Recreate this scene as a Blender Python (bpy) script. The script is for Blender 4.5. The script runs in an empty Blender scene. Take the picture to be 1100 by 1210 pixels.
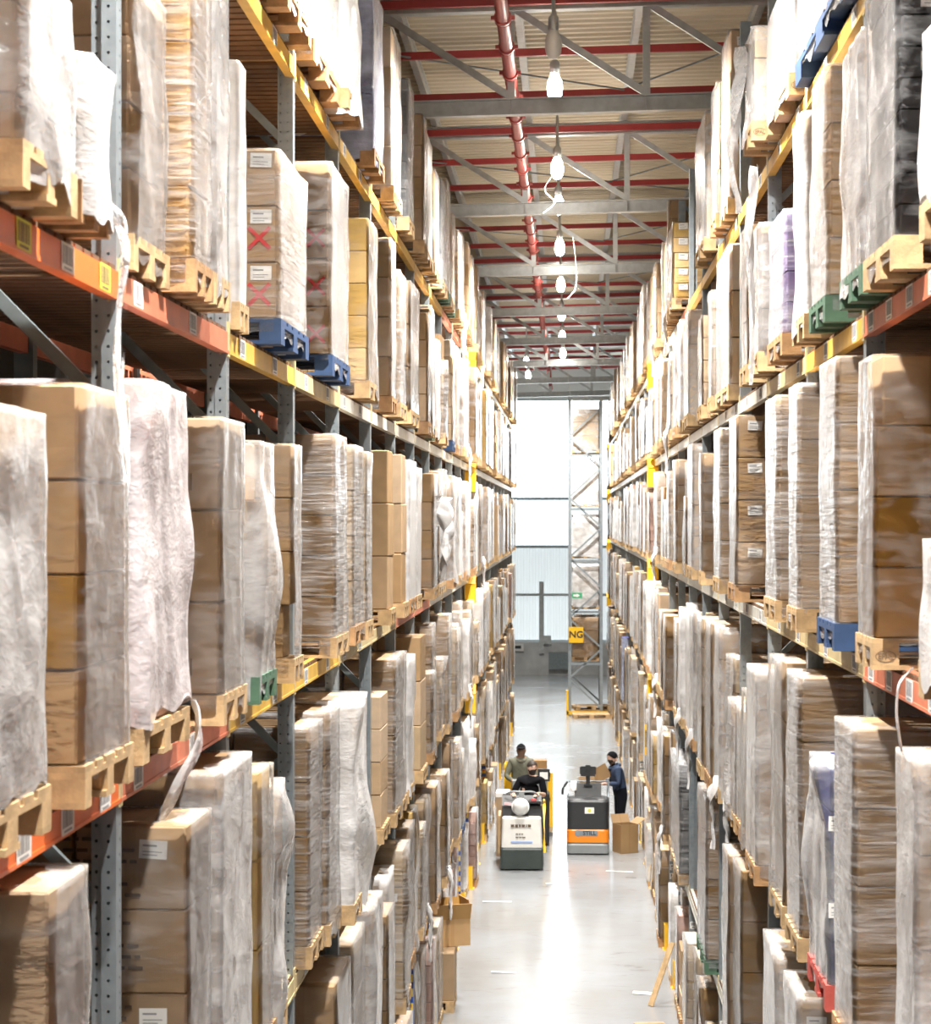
import bpy, math, random
from mathutils import Vector, Matrix, noise

# ------------------------------------------------------------------ camera, light, exposure
scene = bpy.context.scene
C = bpy.context.collection
EYE = 6.5                      # camera height above the floor (m)
F = 2597.0                     # focal length in pixels of the 1100 px wide frame (85 mm)
VPX, VPY = 671.0, 613.5        # vanishing point of the aisle in the photograph
TH = math.atan((VPX - 550) / F)

cam_data = bpy.data.cameras.new('camera')
cam = bpy.data.objects.new('camera', cam_data)
C.objects.link(cam)
cam.location = (0, 0, EYE)
cam.rotation_euler = (math.radians(90), 0, TH)
cam_data.sensor_fit = 'HORIZONTAL'
cam_data.sensor_width = 36.0
cam_data.lens = 36.0 * F / 1100
cam_data.shift_y = (VPY - 605) / 1100
cam_data.clip_start = 0.1
cam_data.clip_end = 300
cam_data.dof.use_dof = True
cam_data.dof.focus_distance = 19.0
cam_data.dof.aperture_fstop = 7.1
scene.camera = cam

world = bpy.data.worlds.new('world')
scene.world = world
world.use_nodes = True
world.node_tree.nodes['Background'].inputs[0].default_value = (.96, .98, 1.0, 1)
world.node_tree.nodes['Background'].inputs[1].default_value = .55

vs = scene.view_settings
vs.view_transform = 'Standard'
vs.look = 'None'
vs.gamma = 1.0
vs.use_curve_mapping = False
vs.exposure = -0.06
LAMP = 90.0                    # glow of a lamp bulb
BEAM = 5900.0                  # watts thrown down by each lamp
PANEL = 8.0                    # daylight through the translucent end wall panels

R = random.Random(7)

# ------------------------------------------------------------------ materials
MATS = {}
def nt(name):
    m = bpy.data.materials.new(name); m.use_nodes = True
    t = m.node_tree
    MATS[name] = m
    return m, t, t.nodes['Principled BSDF']
def N(t, kind, **kw):
    n = t.nodes.new(kind)
    for k, v in kw.items():
        if k in n.inputs: n.inputs[k].default_value = v
        else: setattr(n, k, v)
    return n
def L(t, a, b): t.links.new(a, b)

def simple(name, col, rough=0.5, metal=0.0, var=0.0, scale=6.0, bump=0.0, bscale=40.0, spec=0.5):
    m, t, b = nt(name)
    b.inputs['Roughness'].default_value = rough
    b.inputs['Metallic'].default_value = metal
    b.inputs['Specular IOR Level'].default_value = spec
    if var:
        tc = N(t, 'ShaderNodeTexCoord')
        nz = N(t, 'ShaderNodeTexNoise', Scale=scale, Detail=5.0)
        L(t, tc.outputs['Object'], nz.inputs['Vector'])
        cr = N(t, 'ShaderNodeMapRange'); cr.inputs[1].default_value = .3; cr.inputs[2].default_value = .7
        cr.inputs[3].default_value = 1 - var; cr.inputs[4].default_value = 1 + var
        L(t, nz.outputs['Fac'], cr.inputs[0])
        mx = N(t, 'ShaderNodeVectorMath', operation='SCALE')
        mx.inputs[0].default_value = col
        L(t, cr.outputs[0], mx.inputs['Scale'])
        L(t, mx.outputs[0], b.inputs['Base Color'])
    else:
        b.inputs['Base Color'].default_value = (*col, 1)
    if bump:
        tc = N(t, 'ShaderNodeTexCoord')
        nz = N(t, 'ShaderNodeTexNoise', Scale=bscale, Detail=4.0)
        L(t, tc.outputs['Object'], nz.inputs['Vector'])
        bp = N(t, 'ShaderNodeBump', Strength=bump, Distance=.01)
        L(t, nz.outputs['Fac'], bp.inputs['Height'])
        L(t, bp.outputs[0], b.inputs['Normal'])
    return m

def carton(name, col, dark=0.12):
    """corrugated board: each carton a little different, faint flutes, a paper tape along the middle seam"""
    m, t, b = nt(name)
    b.inputs['Roughness'].default_value = .62
    b.inputs['Specular IOR Level'].default_value = .3
    oi = N(t, 'ShaderNodeObjectInfo')
    tc = N(t, 'ShaderNodeTexCoord')
    hsv = N(t, 'ShaderNodeHueSaturation')
    hsv.inputs['Color'].default_value = (*col, 1)
    vr = N(t, 'ShaderNodeMapRange'); vr.inputs[3].default_value = .80; vr.inputs[4].default_value = 1.16
    L(t, oi.outputs['Random'], vr.inputs[0])
    sr = N(t, 'ShaderNodeMath', operation='MULTIPLY_ADD'); sr.inputs[1].default_value = -.35; sr.inputs[2].default_value = 1.12
    L(t, oi.outputs['Random'], sr.inputs[0]); L(t, sr.outputs[0], hsv.inputs['Saturation'])
    nz = N(t, 'ShaderNodeTexNoise', Scale=3.0, Detail=6.0)
    va = N(t, 'ShaderNodeVectorMath', operation='ADD')
    L(t, tc.outputs['Object'], va.inputs[0]); L(t, oi.outputs['Location'], va.inputs[1])
    L(t, va.outputs[0], nz.inputs['Vector'])
    nr = N(t, 'ShaderNodeMapRange'); nr.inputs[1].default_value = .3; nr.inputs[2].default_value = .7
    nr.inputs[3].default_value = 1 - dark; nr.inputs[4].default_value = 1 + dark * .6
    L(t, nz.outputs['Fac'], nr.inputs[0])
    mu = N(t, 'ShaderNodeMath', operation='MULTIPLY'); L(t, vr.outputs[0], mu.inputs[0]); L(t, nr.outputs[0], mu.inputs[1])
    L(t, mu.outputs[0], hsv.inputs['Value'])
    # tape along the middle
    sx = N(t, 'ShaderNodeSeparateXYZ'); L(t, tc.outputs['Generated'], sx.inputs[0])
    d1 = N(t, 'ShaderNodeMath', operation='SUBTRACT'); d1.inputs[1].default_value = .5; L(t, sx.outputs[0], d1.inputs[0])
    d2 = N(t, 'ShaderNodeMath', operation='ABSOLUTE'); L(t, d1.outputs[0], d2.inputs[0])
    d3 = N(t, 'ShaderNodeMath', operation='LESS_THAN'); d3.inputs[1].default_value = .05; L(t, d2.outputs[0], d3.inputs[0])
    d4 = N(t, 'ShaderNodeMath', operation='MULTIPLY'); d4.inputs[1].default_value = .22; L(t, d3.outputs[0], d4.inputs[0])
    mix = N(t, 'ShaderNodeMixRGB'); mix.inputs[2].default_value = (col[0] * .62, col[1] * .5, col[2] * .36, 1)
    L(t, d4.outputs[0], mix.inputs[0]); L(t, hsv.outputs[0], mix.inputs[1]); L(t, mix.outputs[0], b.inputs['Base Color'])
    wv = N(t, 'ShaderNodeTexWave', Scale=18.0, Distortion=.4); L(t, tc.outputs['Generated'], wv.inputs['Vector'])
    bp = N(t, 'ShaderNodeBump', Strength=.05, Distance=.004); L(t, wv.outputs['Fac'], bp.inputs['Height']); L(t, bp.outputs[0], b.inputs['Normal'])
    return m

def film(name, haze, hz_var, rib=8.0, slope=0.5, rough=.2, col=(.93, .93, .94), bstr=.6, ridge=.18):
    """stretch film: part see-through, part milky, crossed by tight glossy folds"""
    m, t, b = nt(name)
    oi = N(t, 'ShaderNodeObjectInfo'); tc = N(t, 'ShaderNodeTexCoord')
    off = N(t, 'ShaderNodeVectorMath', operation='ADD')
    L(t, tc.outputs['Object'], off.inputs[0]); L(t, oi.outputs['Location'], off.inputs[1])
    mp = N(t, 'ShaderNodeMapping'); mp.inputs['Rotation'].default_value = (slope, slope * .3, 0)
    mp.inputs['Scale'].default_value = (1.2, 1.2, rib)
    L(t, off.outputs[0], mp.inputs['Vector'])
    n1 = N(t, 'ShaderNodeTexNoise', Scale=2.6, Detail=5.0, Roughness=.62, Distortion=.35); L(t, mp.outputs[0], n1.inputs['Vector'])
    n2 = N(t, 'ShaderNodeTexNoise', Scale=2.4, Detail=3.0, Distortion=1.2); L(t, off.outputs[0], n2.inputs['Vector'])
    n3 = N(t, 'ShaderNodeTexNoise', Scale=16.0, Detail=3.0, Distortion=1.5); L(t, off.outputs[0], n3.inputs['Vector'])
    h = N(t, 'ShaderNodeMath', operation='MULTIPLY_ADD'); h.inputs[1].default_value = .35
    L(t, n3.outputs['Fac'], h.inputs[0]); L(t, n1.outputs['Fac'], h.inputs[2])
    bp = N(t, 'ShaderNodeBump', Strength=bstr, Distance=.035); L(t, h.outputs[0], bp.inputs['Height'])
    b.inputs['Base Color'].default_value = (*col, 1)
    b.inputs['Roughness'].default_value = rough
    b.inputs['Specular IOR Level'].default_value = .7
    b.inputs['Coat Weight'].default_value = .5
    b.inputs['Coat Roughness'].default_value = .08
    L(t, bp.outputs[0], b.inputs['Normal']); L(t, bp.outputs[0], b.inputs['Coat Normal'])
    # amount of film
    a = N(t, 'ShaderNodeMapRange'); a.inputs[1].default_value = .35; a.inputs[2].default_value = .65
    a.inputs[3].default_value = -hz_var; a.inputs[4].default_value = hz_var
    L(t, n2.outputs['Fac'], a.inputs[0])
    a2 = N(t, 'ShaderNodeMapRange'); a2.inputs[1].default_value = .45; a2.inputs[2].default_value = .72
    a2.inputs[3].default_value = 0; a2.inputs[4].default_value = ridge
    L(t, n1.outputs['Fac'], a2.inputs[0])
    fr = N(t, 'ShaderNodeFresnel', IOR=1.33); L(t, bp.outputs[0], fr.inputs['Normal'])
    s1 = N(t, 'ShaderNodeMath', operation='ADD'); L(t, a.outputs[0], s1.inputs[0]); L(t, a2.outputs[0], s1.inputs[1])
    s2 = N(t, 'ShaderNodeMath', operation='ADD'); L(t, s1.outputs[0], s2.inputs[0]); L(t, fr.outputs[0], s2.inputs[1])
    s3 = N(t, 'ShaderNodeMath', operation='ADD', use_clamp=True); s3.inputs[1].default_value = haze; L(t, s2.outputs[0], s3.inputs[0])
    s4 = N(t, 'ShaderNodeMath', operation='MINIMUM'); s4.inputs[1].default_value = .97; L(t, s3.outputs[0], s4.inputs[0])
    tr = N(t, 'ShaderNodeBsdfTransparent'); mx = N(t, 'ShaderNodeMixShader')
    L(t, s4.outputs[0], mx.inputs[0]); L(t, tr.outputs[0], mx.inputs[1]); L(t, b.outputs[0], mx.inputs[2])
    L(t, mx.outputs[0], t.nodes['Material Output'].inputs[0])
    return m

carton('tan', (.47, .315, .175)); carton('ochre', (.50, .285, .095)); carton('brown', (.37, .235, .115))
carton('pale', (.57, .43, .28)); carton('pink', (.62, .43, .37)); carton('gold', (.66, .45, .17))
carton('charcoal', (.10, .10, .105)); carton('navy', (.05, .06, .22)); carton('white_board', (.74, .73, .70)); carton('violet', (.34, .25, .50))
film('film_clear', -.02, .06, 5.0, .7, .12, bstr=.28, ridge=.10); film('film_ribbed', .03, .07, 14.0, .6, .12, bstr=.6, ridge=.26); film('film_milky', .20, .14, 3.0, .5, .2, bstr=.32)
film('film_white', .48, .15, 3.0, .4, .3, bstr=.35); film('film_blue', .5, .2, 6.0, .4, .2, (.62, .68, .9)); film('film_pink', .38, .18, 2.5, .4, .22, (.92, .86, .89), bstr=.4)
simple('wood', (.52, .35, .18), .75, var=.25, scale=9, bump=.3, bscale=60)
simple('wood_brown', (.42, .24, .11), .75, var=.25, scale=9, bump=.3, bscale=60)
simple('wood_blue', (.03, .07, .17), .7, var=.2); simple('wood_green', (.07, .145, .09), .7, var=.2); simple('wood_red', (.52, .09, .07), .7, var=.2)
simple('deck_wood', (.13, .066, .03), .8, var=.3, scale=7)
simple('galvanised', (.30, .345, .375), .42, .5, var=.12, scale=14)
simple('galv_dark', (.22, .26, .27), .5, .4, var=.15, scale=10)
simple('galv_roof', (.50, .52, .52), .42, .4, var=.12, scale=8)
simple('beam_orange', (.80, .165, .03), .42, var=.10, scale=5); simple('beam_red', (.66, .20, .11), .45, var=.12, scale=5)
simple('beam_yellow', (.72, .44, .07), .42, var=.12, scale=5); simple('beam_sand', (.62, .50, .27), .45, var=.12, scale=5)
simple('beam_glare', (.66, .65, .58), .35, .25, var=.10, scale=5)  # yellow beam paint with the glare that washes it out put into the colour
simple('pipe_red', (.46, .085, .075), .4, var=.08); simple('paint_yellow', (.86, .50, .02), .4, var=.06); simple('paint_red', (.36, .035, .035), .45, var=.1)
simple('paper', (.86, .85, .82), .6); simple('label_yellow', (.72, .68, .08), .6); simple('label_gold', (.85, .58, .05), .6); simple('label_blue', (.03, .09, .42), .5)
simple('label_pink', (.8, .5, .52), .5); simple('ink', (.035, .035, .04), .6); simple('ink_print', (.11, .07, .042), .7); simple('ink_brown', (.22, .145, .085), .7); simple('ink_red', (.62, .05, .05), .6); simple('ink_grey', (.3, .3, .31), .6); simple('ink_blue', (.25, .4, .75), .5)
simple('concrete', (.50, .50, .49), .85, var=.15, scale=2)
simple('skin', (.55, .34, .25), .5); simple('skin_dark', (.32, .19, .13), .5); simple('hair', (.035, .025, .02), .6)
simple('cloth_black', (.009, .009, .011), .9, spec=.1); simple('cloth_olive', (.15, .15, .11), .9, var=.15, scale=20); simple('cloth_navy', (.03, .05, .10), .9, var=.1, scale=20); simple('cloth_dark', (.011, .012, .017), .9, spec=.1)
simple('truck_white', (.72, .71, .67), .35, var=.04); simple('truck_dark', (.028, .03, .033), .45, var=.06); simple('truck_grey', (.24, .255, .26), .45, var=.06)
simple('truck_orange', (.90, .26, .015), .35, var=.03); simple('rubber', (.02, .02, .02), .7); simple('truck_green_grey', (.035, .046, .043), .5, var=.1)
simple('screen', (.02, .025, .03), .12); simple('helmet_white', (.82, .82, .80), .3); simple('light_block_dark', (.06, .055, .05), .9); simple('cable', (.75, .75, .72), .5)
simple('green_sign', (.05, .35, .17), .5); simple('hole', (.01, .01, .012), .9)

def emit(name, col, s):
    m, t, b = nt(name)
    b.inputs['Base Color'].default_value = (*col, 1)
    b.inputs['Emission Color'].default_value = (*col, 1); b.inputs['Emission Strength'].default_value = s
    return m
emit('bulb', (1.0, .95, .86), LAMP)
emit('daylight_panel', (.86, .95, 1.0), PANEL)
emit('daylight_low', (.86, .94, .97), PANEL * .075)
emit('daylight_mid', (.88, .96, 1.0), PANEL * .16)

def floor_mat():
    m, t, b = nt('floor_concrete')
    tc = N(t, 'ShaderNodeTexCoord')
    n1 = N(t, 'ShaderNodeTexNoise', Scale=.55, Detail=7.0, Roughness=.6); L(t, tc.outputs['Object'], n1.inputs['Vector'])
    mp = N(t, 'ShaderNodeMapping'); mp.inputs['Scale'].default_value = (1.1, 3.5, 1); L(t, tc.outputs['Object'], mp.inputs[0])
    n2 = N(t, 'ShaderNodeTexNoise', Scale=1.6, Detail=8.0, Roughness=.7, Distortion=.8); L(t, mp.outputs[0], n2.inputs['Vector'])
    c1 = N(t, 'ShaderNodeValToRGB'); c1.color_ramp.elements[0].position = .3; c1.color_ramp.elements[0].color = (.235, .235, .228, 1)
    c1.color_ramp.elements[1].position = .68; c1.color_ramp.elements[1].color = (.275, .29, .31, 1); L(t, n1.outputs['Fac'], c1.inputs[0])
    c2 = N(t, 'ShaderNodeValToRGB'); c2.color_ramp.elements[0].position = .27; c2.color_ramp.elements[0].color = (.55, .52, .47, 1)
    c2.color_ramp.elements[1].position = .42; c2.color_ramp.elements[1].color = (1, 1, 1, 1); L(t, n2.outputs['Fac'], c2.inputs[0])
    mx = N(t, 'ShaderNodeMixRGB', blend_type='MULTIPLY'); mx.inputs[0].default_value = .8
    L(t, c1.outputs[0], mx.inputs[1]); L(t, c2.outputs[0], mx.inputs[2]); L(t, mx.outputs[0], b.inputs['Base Color'])
    rr = N(t, 'ShaderNodeMapRange'); rr.inputs[3].default_value = .13; rr.inputs[4].default_value = .27; L(t, n1.outputs['Fac'], rr.inputs[0])
    L(t, rr.outputs[0], b.inputs['Roughness']); b.inputs['Specular IOR Level'].default_value = .8
    bp = N(t, 'ShaderNodeBump', Strength=.08, Distance=.01); L(t, n2.outputs['Fac'], bp.inputs['Height']); L(t, bp.outputs[0], b.inputs['Normal'])
floor_mat()
simple('roof_cream', (.66, .60, .47), .6, var=.05, scale=.8)
simple('girt_glare', (.62, .70, .74), .5); simple('cladding', (.80, .83, .85), .45, var=.03, scale=.6)  # girt colour lightened to stand in for glare off the bright panels

# ------------------------------------------------------------------ mesh helpers
class MB:
    def __init__(s): s.v = []; s.f = []; s.m = []; s.sm = []
    def box(s, a, b, m=0):
        x0, y0, z0 = a; x1, y1, z1 = b; i = len(s.v)
        s.v += [(x0, y0, z0), (x1, y0, z0), (x1, y1, z0), (x0, y1, z0), (x0, y0, z1), (x1, y0, z1), (x1, y1, z1), (x0, y1, z1)]
        for q in ((0, 3, 2, 1), (4, 5, 6, 7), (0, 1, 5, 4), (1, 2, 6, 5), (2, 3, 7, 6), (3, 0, 4, 7)):
            s.f.append(tuple(i + k for k in q)); s.m.append(m); s.sm.append(False)
        return s
    def obox(s, c, size, M=None, m=0):
        """box of a size centred at c, turned by a 3x3 matrix"""
        i = len(s.v); sx, sy, sz = (q / 2 for q in size)
        for x, y, z in ((-sx, -sy, -sz), (sx, -sy, -sz), (sx, sy, -sz), (-sx, sy, -sz), (-sx, -sy, sz), (sx, -sy, sz), (sx, sy, sz), (-sx, sy, sz)):
            p = Vector((x, y, z))
            if M is not None: p = M @ p
            s.v.append(tuple(p + Vector(c)))
        for q in ((0, 3, 2, 1), (4, 5, 6, 7), (0, 1, 5, 4), (1, 2, 6, 5), (2, 3, 7, 6), (3, 0, 4, 7)):
            s.f.append(tuple(i + k for k in q)); s.m.append(m); s.sm.append(False)
        return s
    def bar(s, p, q, w, h, m=0):
        """rectangular bar from p to q"""
        p, q = Vector(p), Vector(q); d = (q - p); ln = d.length; d.normalize()
        up = Vector((0, 0, 1)) if abs(d.z) < .95 else Vector((0, 1, 0))
        sd = d.cross(up).normalized(); up = sd.cross(d)
        M = Matrix((sd, d, up)).transposed()
        return s.obox((p + q) / 2, (w, ln, h), M, m)
    def tube(s, pts, r, n=10, m=0, cap=True):
        pts = [Vector(p) for p in pts]; rings = []
        rs = r if isinstance(r, (list, tuple)) else [r] * len(pts)
        for k, p in enumerate(pts):
            d = (pts[min(k + 1, len(pts) - 1)] - pts[max(k - 1, 0)]).normalized()
            up = Vector((0, 0, 1)) if abs(d.z) < .9 else Vector((0, 1, 0))
            a = d.cross(up).normalized(); b = a.cross(d)
            i = len(s.v)
            for j in range(n):
                t = 2 * math.pi * j / n
                s.v.append(tuple(p + (a * math.cos(t) + b * math.sin(t)) * rs[k]))
            rings.append(i)
        for k in range(len(rings) - 1):
            for j in range(n):
                a, b = rings[k], rings[k + 1]
                s.f.append((a + j, a + (j + 1) % n, b + (j + 1) % n, b + j)); s.m.append(m); s.sm.append(True)
        if cap:
            s.f.append(tuple(rings[0] + j for j in range(n))); s.m.append(m); s.sm.append(False)
            s.f.append(tuple(rings[-1] + n - 1 - j for j in range(n))); s.m.append(m); s.sm.append(False)
        return s
    def poly(s, pts, m=0, sm=False):
        i = len(s.v); s.v += [tuple(p) for p in pts]; s.f.append(tuple(range(i, i + len(pts)))); s.m.append(m); s.sm.append(sm); return s
    def prism(s, prof, x0, x1, axis='x', m=0):
        """a closed outline (2-D) pulled along an axis"""
        def P(a, b, c): return {'x': (c, a, b), 'y': (a, c, b), 'z': (a, b, c)}[axis]
        n = len(prof); i = len(s.v)
        s.v += [P(a, b, x0) for a, b in prof] + [P(a, b, x1) for a, b in prof]
        for j in range(n):
            s.f.append((i + j, i + (j + 1) % n, i + n + (j + 1) % n, i + n + j)); s.m.append(m); s.sm.append(False)
        s.f.append(tuple(i + n - 1 - j for j in range(n))); s.m.append(m); s.sm.append(False)
        s.f.append(tuple(i + n + j for j in range(n))); s.m.append(m); s.sm.append(False)
        return s
    def lathe(s, prof, c=(0, 0, 0), n=16, m=0):
        rings = []
        for r, z in prof:
            i = len(s.v)
            for j in range(n):
                t = 2 * math.pi * j / n; s.v.append((c[0] + r * math.cos(t), c[1] + r * math.sin(t), c[2] + z))
            rings.append(i)
        for a, b in zip(rings, rings[1:]):
            for j in range(n):
                s.f.append((a + j, a + (j + 1) % n, b + (j + 1) % n, b + j)); s.m.append(m); s.sm.append(True)
        return s
    def mesh(s, name, mats):
        me = bpy.data.meshes.new(name)
        me.from_pydata(s.v, [], s.f)
        for k in (mats if isinstance(mats, (list, tuple)) else [mats]): me.materials.append(MATS[k])
        me.polygons.foreach_set('material_index', s.m)
        me.polygons.foreach_set('use_smooth', s.sm)
        me.update()
        return me

def link(name, me, parent=None, loc=(0, 0, 0), rot=(0, 0, 0), scale=(1, 1, 1)):
    o = bpy.data.objects.new(name, me); C.objects.link(o)
    o.location = loc; o.rotation_euler = rot; o.scale = scale
    if parent is not None: o.parent = parent
    return o
def tag(o, label=None, cat=None, group=None, kind=None):
    if label: o['label'] = label
    if cat: o['category'] = cat
    if group: o['group'] = group
    if kind: o['kind'] = kind
    return o
def thing(name, label, cat, loc=(0, 0, 0), rotz=0, group=None):
    o = link(name, None, None, loc, (0, 0, rotz)); o.empty_display_size = .2
    return tag(o, label, cat, group)
def struct(name, mb, mats, parent=None):
    o = link(name, mb.mesh(name, mats), parent)
    if parent is None: o['kind'] = 'structure'
    return o
def textmesh(s, size, mat, ext=.002):
    cu = bpy.data.curves.new('lettering', 'FONT'); cu.body = s; cu.size = size; cu.extrude = ext
    cu.offset = size * .025; cu.align_x = 'CENTER'; cu.align_y = 'CENTER'; cu.resolution_u = 3
    o = bpy.data.objects.new('lettering_tmp', cu); C.objects.link(o)
    dg = bpy.context.evaluated_depsgraph_get()
    me = bpy.data.meshes.new_from_object(o.evaluated_get(dg))
    bpy.data.objects.remove(o); bpy.data.curves.remove(cu)
    me.name = 'lettering'; me.materials.clear(); me.materials.append(MATS[mat])
    return me
FACE_CAM = (math.radians(90), 0, 0)       # flat print that faces the near end of the aisle (-Y)

def tanphi(px): return math.tan(math.atan((px - 550) / F) - TH)
def depth_at(px, X): return X / tanphi(px)                     # distance along the aisle of a point on the plane X
def z_at(y, X, d): return (VPY - y) / F * (d * math.cos(TH) - X * math.sin(TH))

# ------------------------------------------------------------------ the hall: floor, ceiling, end wall, added side light blocks
XW = 4.3            # half width of the hall strip between the neighbouring rows
YB, YE = -16.0, 92.0
struct('floor', MB().box((-XW, YB, -.2), (XW, YE + .3, 0)), 'floor_concrete')
struct('light_block_left', MB().box((-XW - .15, YB, 0), (-XW, YE, 14)), 'light_block_dark')  # dark sheet added to close off light, in place of the next rack row
struct('light_block_right', MB().box((XW, YB, 0), (XW + .15, YE, 14)), 'light_block_dark')  # the same added light-blocking sheet on the right

SL = .022                                     # fall of the roof across the aisle
def zr(x, z): return EYE + z + SL * x
def roof_deck():
    mb = MB(); p = .28
    n = int((YE - YB) / p)
    for x0, x1 in ((-XW, 0), (0, XW)):
        for k in range(n):
            y = YB + k * p
            prof = [(y, 0), (y + .10, 0), (y + .14, .05), (y + .24, .05), (y + p, 0)]
            for (a, za), (b, zb) in zip(prof, prof[1:]):
                mb.poly([(x0, a, zr(x0, 6.62 + za)), (x1, a, zr(x1, 6.62 + za)), (x1, b, zr(x1, 6.62 + zb)), (x0, b, zr(x0, 6.62 + zb))])
    return mb
ceiling = struct('ceiling', roof_deck(), 'roof_cream')
purl = MB().box((-.045, YB, 0), (.045, YE, .02)).box((-.045, YB, .2), (.045, YE, .215)).box((-.012, YB, .02), (.012, YE, .2)).mesh('purlin', 'galv_roof')
for x in (-3.68, -2.15, -.63, .9, 2.43, 3.96):
    link('purlin', purl, ceiling, (x, 0, zr(x, 6.39)))

# end wall: ribbed white cladding on a concrete plinth, translucent band above
def end_wall():
    mb = MB(); p = .25; n = int(2 * XW / p)
    for k in range(n + 1):
        x = -XW + k * p
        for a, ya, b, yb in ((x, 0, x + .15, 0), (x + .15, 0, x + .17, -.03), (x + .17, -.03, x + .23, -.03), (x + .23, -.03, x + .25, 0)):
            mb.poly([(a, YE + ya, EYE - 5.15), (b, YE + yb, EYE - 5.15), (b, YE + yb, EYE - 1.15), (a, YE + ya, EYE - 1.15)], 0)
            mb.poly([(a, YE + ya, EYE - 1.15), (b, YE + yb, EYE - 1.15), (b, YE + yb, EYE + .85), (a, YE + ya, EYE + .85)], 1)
    mb.box((-XW, YE + .06, 0), (XW, YE + .3, EYE + 8), 2)
    return mb
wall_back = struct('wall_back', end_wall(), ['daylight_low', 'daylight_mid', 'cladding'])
link('plinth', MB().box((-XW, YE - .18, 0), (XW, YE + .05, EYE - 5.15)).mesh('plinth', 'concrete'), wall_back)
for z in (.86, -1.15, -5.1, 5.0):
    link('girt', MB().box((-XW, YE - .12, EYE + z - .06), (XW, YE - .02, EYE + z + .06)).mesh('girt', 'girt_glare'), wall_back)
link('upper_cladding', MB().box((-XW, YE - .02, EYE + 5.05), (XW, YE + .05, EYE + 7.2)).mesh('upper_cladding', 'cladding'), wall_back)
win = struct('window_1', MB().box((-XW, YE - .01, EYE + .92), (XW, YE + .05, EYE + 4.95)), 'daylight_panel')
tag(win, 'band of bright translucent daylight panels high in the end wall')
for x in (-3.2, -2.2, -1.2, -.2, .8, 1.8, 2.8):
    link('panel_joint', MB().box((x - .015, YE - .03, EYE + .92), (x + .015, YE - .01, EYE + 4.95)).mesh('panel_joint', 'cladding'), win)
p = link('wall_pipe', MB().tube([(-XW, YE - .25, EYE - 3.15), (XW, YE - .25, EYE - 3.15)], .06).mesh('wall_pipe', 'galv_roof'))
tag(p, 'grey horizontal pipe running along the far end wall', 'pipe')
p = link('wall_post', MB().box((-1.2, YE - .3, EYE - 5.6), (-1.0, YE - .2, EYE - 2.6)).box((-1.0, YE - .32, EYE - 5.2), (-.7, YE - .2, EYE - 4.85)).mesh('wall_post', 'galv_roof'))
tag(p, 'grey vertical post with a small box fixed to the end wall', 'post')
p = thing('wall_junction_box', 'small white junction box low on the end wall beside the left rack', 'junction box', (-2.0, YE - .24, EYE - 5.5))
link('box', MB().box((-.35, -.06, 0), (.15, .06, .3)).mesh('box', 'truck_white'), p)
link('opening', MB().box((-.25, -.075, .1), (.05, -.06, .22)).mesh('opening', 'ink'), p)
p = thing('wall_handle_bracket', 'dark bracket bent over the concrete plinth of the end wall', 'bracket', (-.6, YE - .3, 0))
link('plate', MB().box((-.2, -.1, .25), (.6, .05, .95)).mesh('plate', 'galv_dark'), p)

# ------------------------------------------------------------------ roof trusses
Ht = 4.92
def make_truss():
    parts = []
    ch = MB()
    for a, b, h0, h1 in ((-.075, .075, 0, .018), (-.075, .075, .182, .2), (-.008, .008, .018, .182)):
        i = len(ch.v)
        ch.v += [(x, y, z + SL * x) for x in (-XW, XW) for y, z in ((a, h0), (b, h0), (b, h1), (a, h1))]
        for q in ((0, 1, 5, 4), (1, 2, 6, 5), (2, 3, 7, 6), (3, 0, 4, 7), (3, 2, 1, 0), (4, 5, 6, 7)):
            ch.f.append(tuple(i + k for k in q)); ch.m.append(0); ch.sm.append(False)
    return ch.mesh('chord', 'galv_roof')
chord = make_truss()
XP = [-.69 + 1.64 * k for k in range(-2, 4)]
ORD = ['first', 'second', 'third', 'fourth', 'fifth', 'sixth', 'seventh', 'eighth', 'ninth', 'tenth', 'eleventh', 'twelfth', 'thirteenth', 'fourteenth', 'fifteenth', 'sixteenth', 'seventeenth', 'eighteenth', 'nineteenth', 'twentieth']
ORD += ['twenty-' + o for o in ORD[:9]] + ['thirtieth'] + ['thirty-' + o for o in ORD[:9]] + ['fortieth'] + ['forty-' + o for o in ORD[:9]]
TD = [26.7 + 8.77 * k for k in range(-3, 8)]
post_m = [MB().box((-.045, -.03, .2), (.045, .03, 1.3)).mesh('truss_post', 'galv_roof')]
diag_m = MB().bar((-1.64, 0, 1.28), (0, 0, .22), .05, .085).mesh('truss_diagonal', 'galv_roof')
gus = MB().box((-.006, -.08, .0), (.006, .08, .19)).mesh('gusset_plate', 'galv_roof')
for k, d in enumerate(TD):
    lab = ('galvanised roof truss overhead, %s in view counted from the near end' % ORD[k - 3]) if k >= 3 else ('galvanised roof truss above the near end of the aisle, %s from the open side' % ORD[k])
    t = thing('roof_truss', lab, 'truss', (0, d, EYE + Ht), 0, 'roof trusses across the aisle')
    link('bottom_chord', chord, t); link('top_chord', chord, t, (0, 0, 1.26))
    for x in XP:
        link('truss_post', post_m[0], t, (x, 0, SL * x)); link('truss_diagonal', diag_m, t, (x, .0, SL * x))
        link('gusset_plate', gus, t, (x, 0, SL * x))
# thin wind bracing rods under the deck
for k in range(8):
    d = 20 + k * 8.77
    for a, b in (((-2.6, d, zr(-2.6, 6.2)), (3.2, d + 5.8, zr(3.2, 6.3))), ((3.6, d - 2, zr(3.6, 6.2)), (.6, d + 4, zr(.6, 6.3)))):
        o = link('bracing_rod', MB().tube([a, b], .014, 6).mesh('bracing_rod', 'galv_dark'), ceiling)

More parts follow.
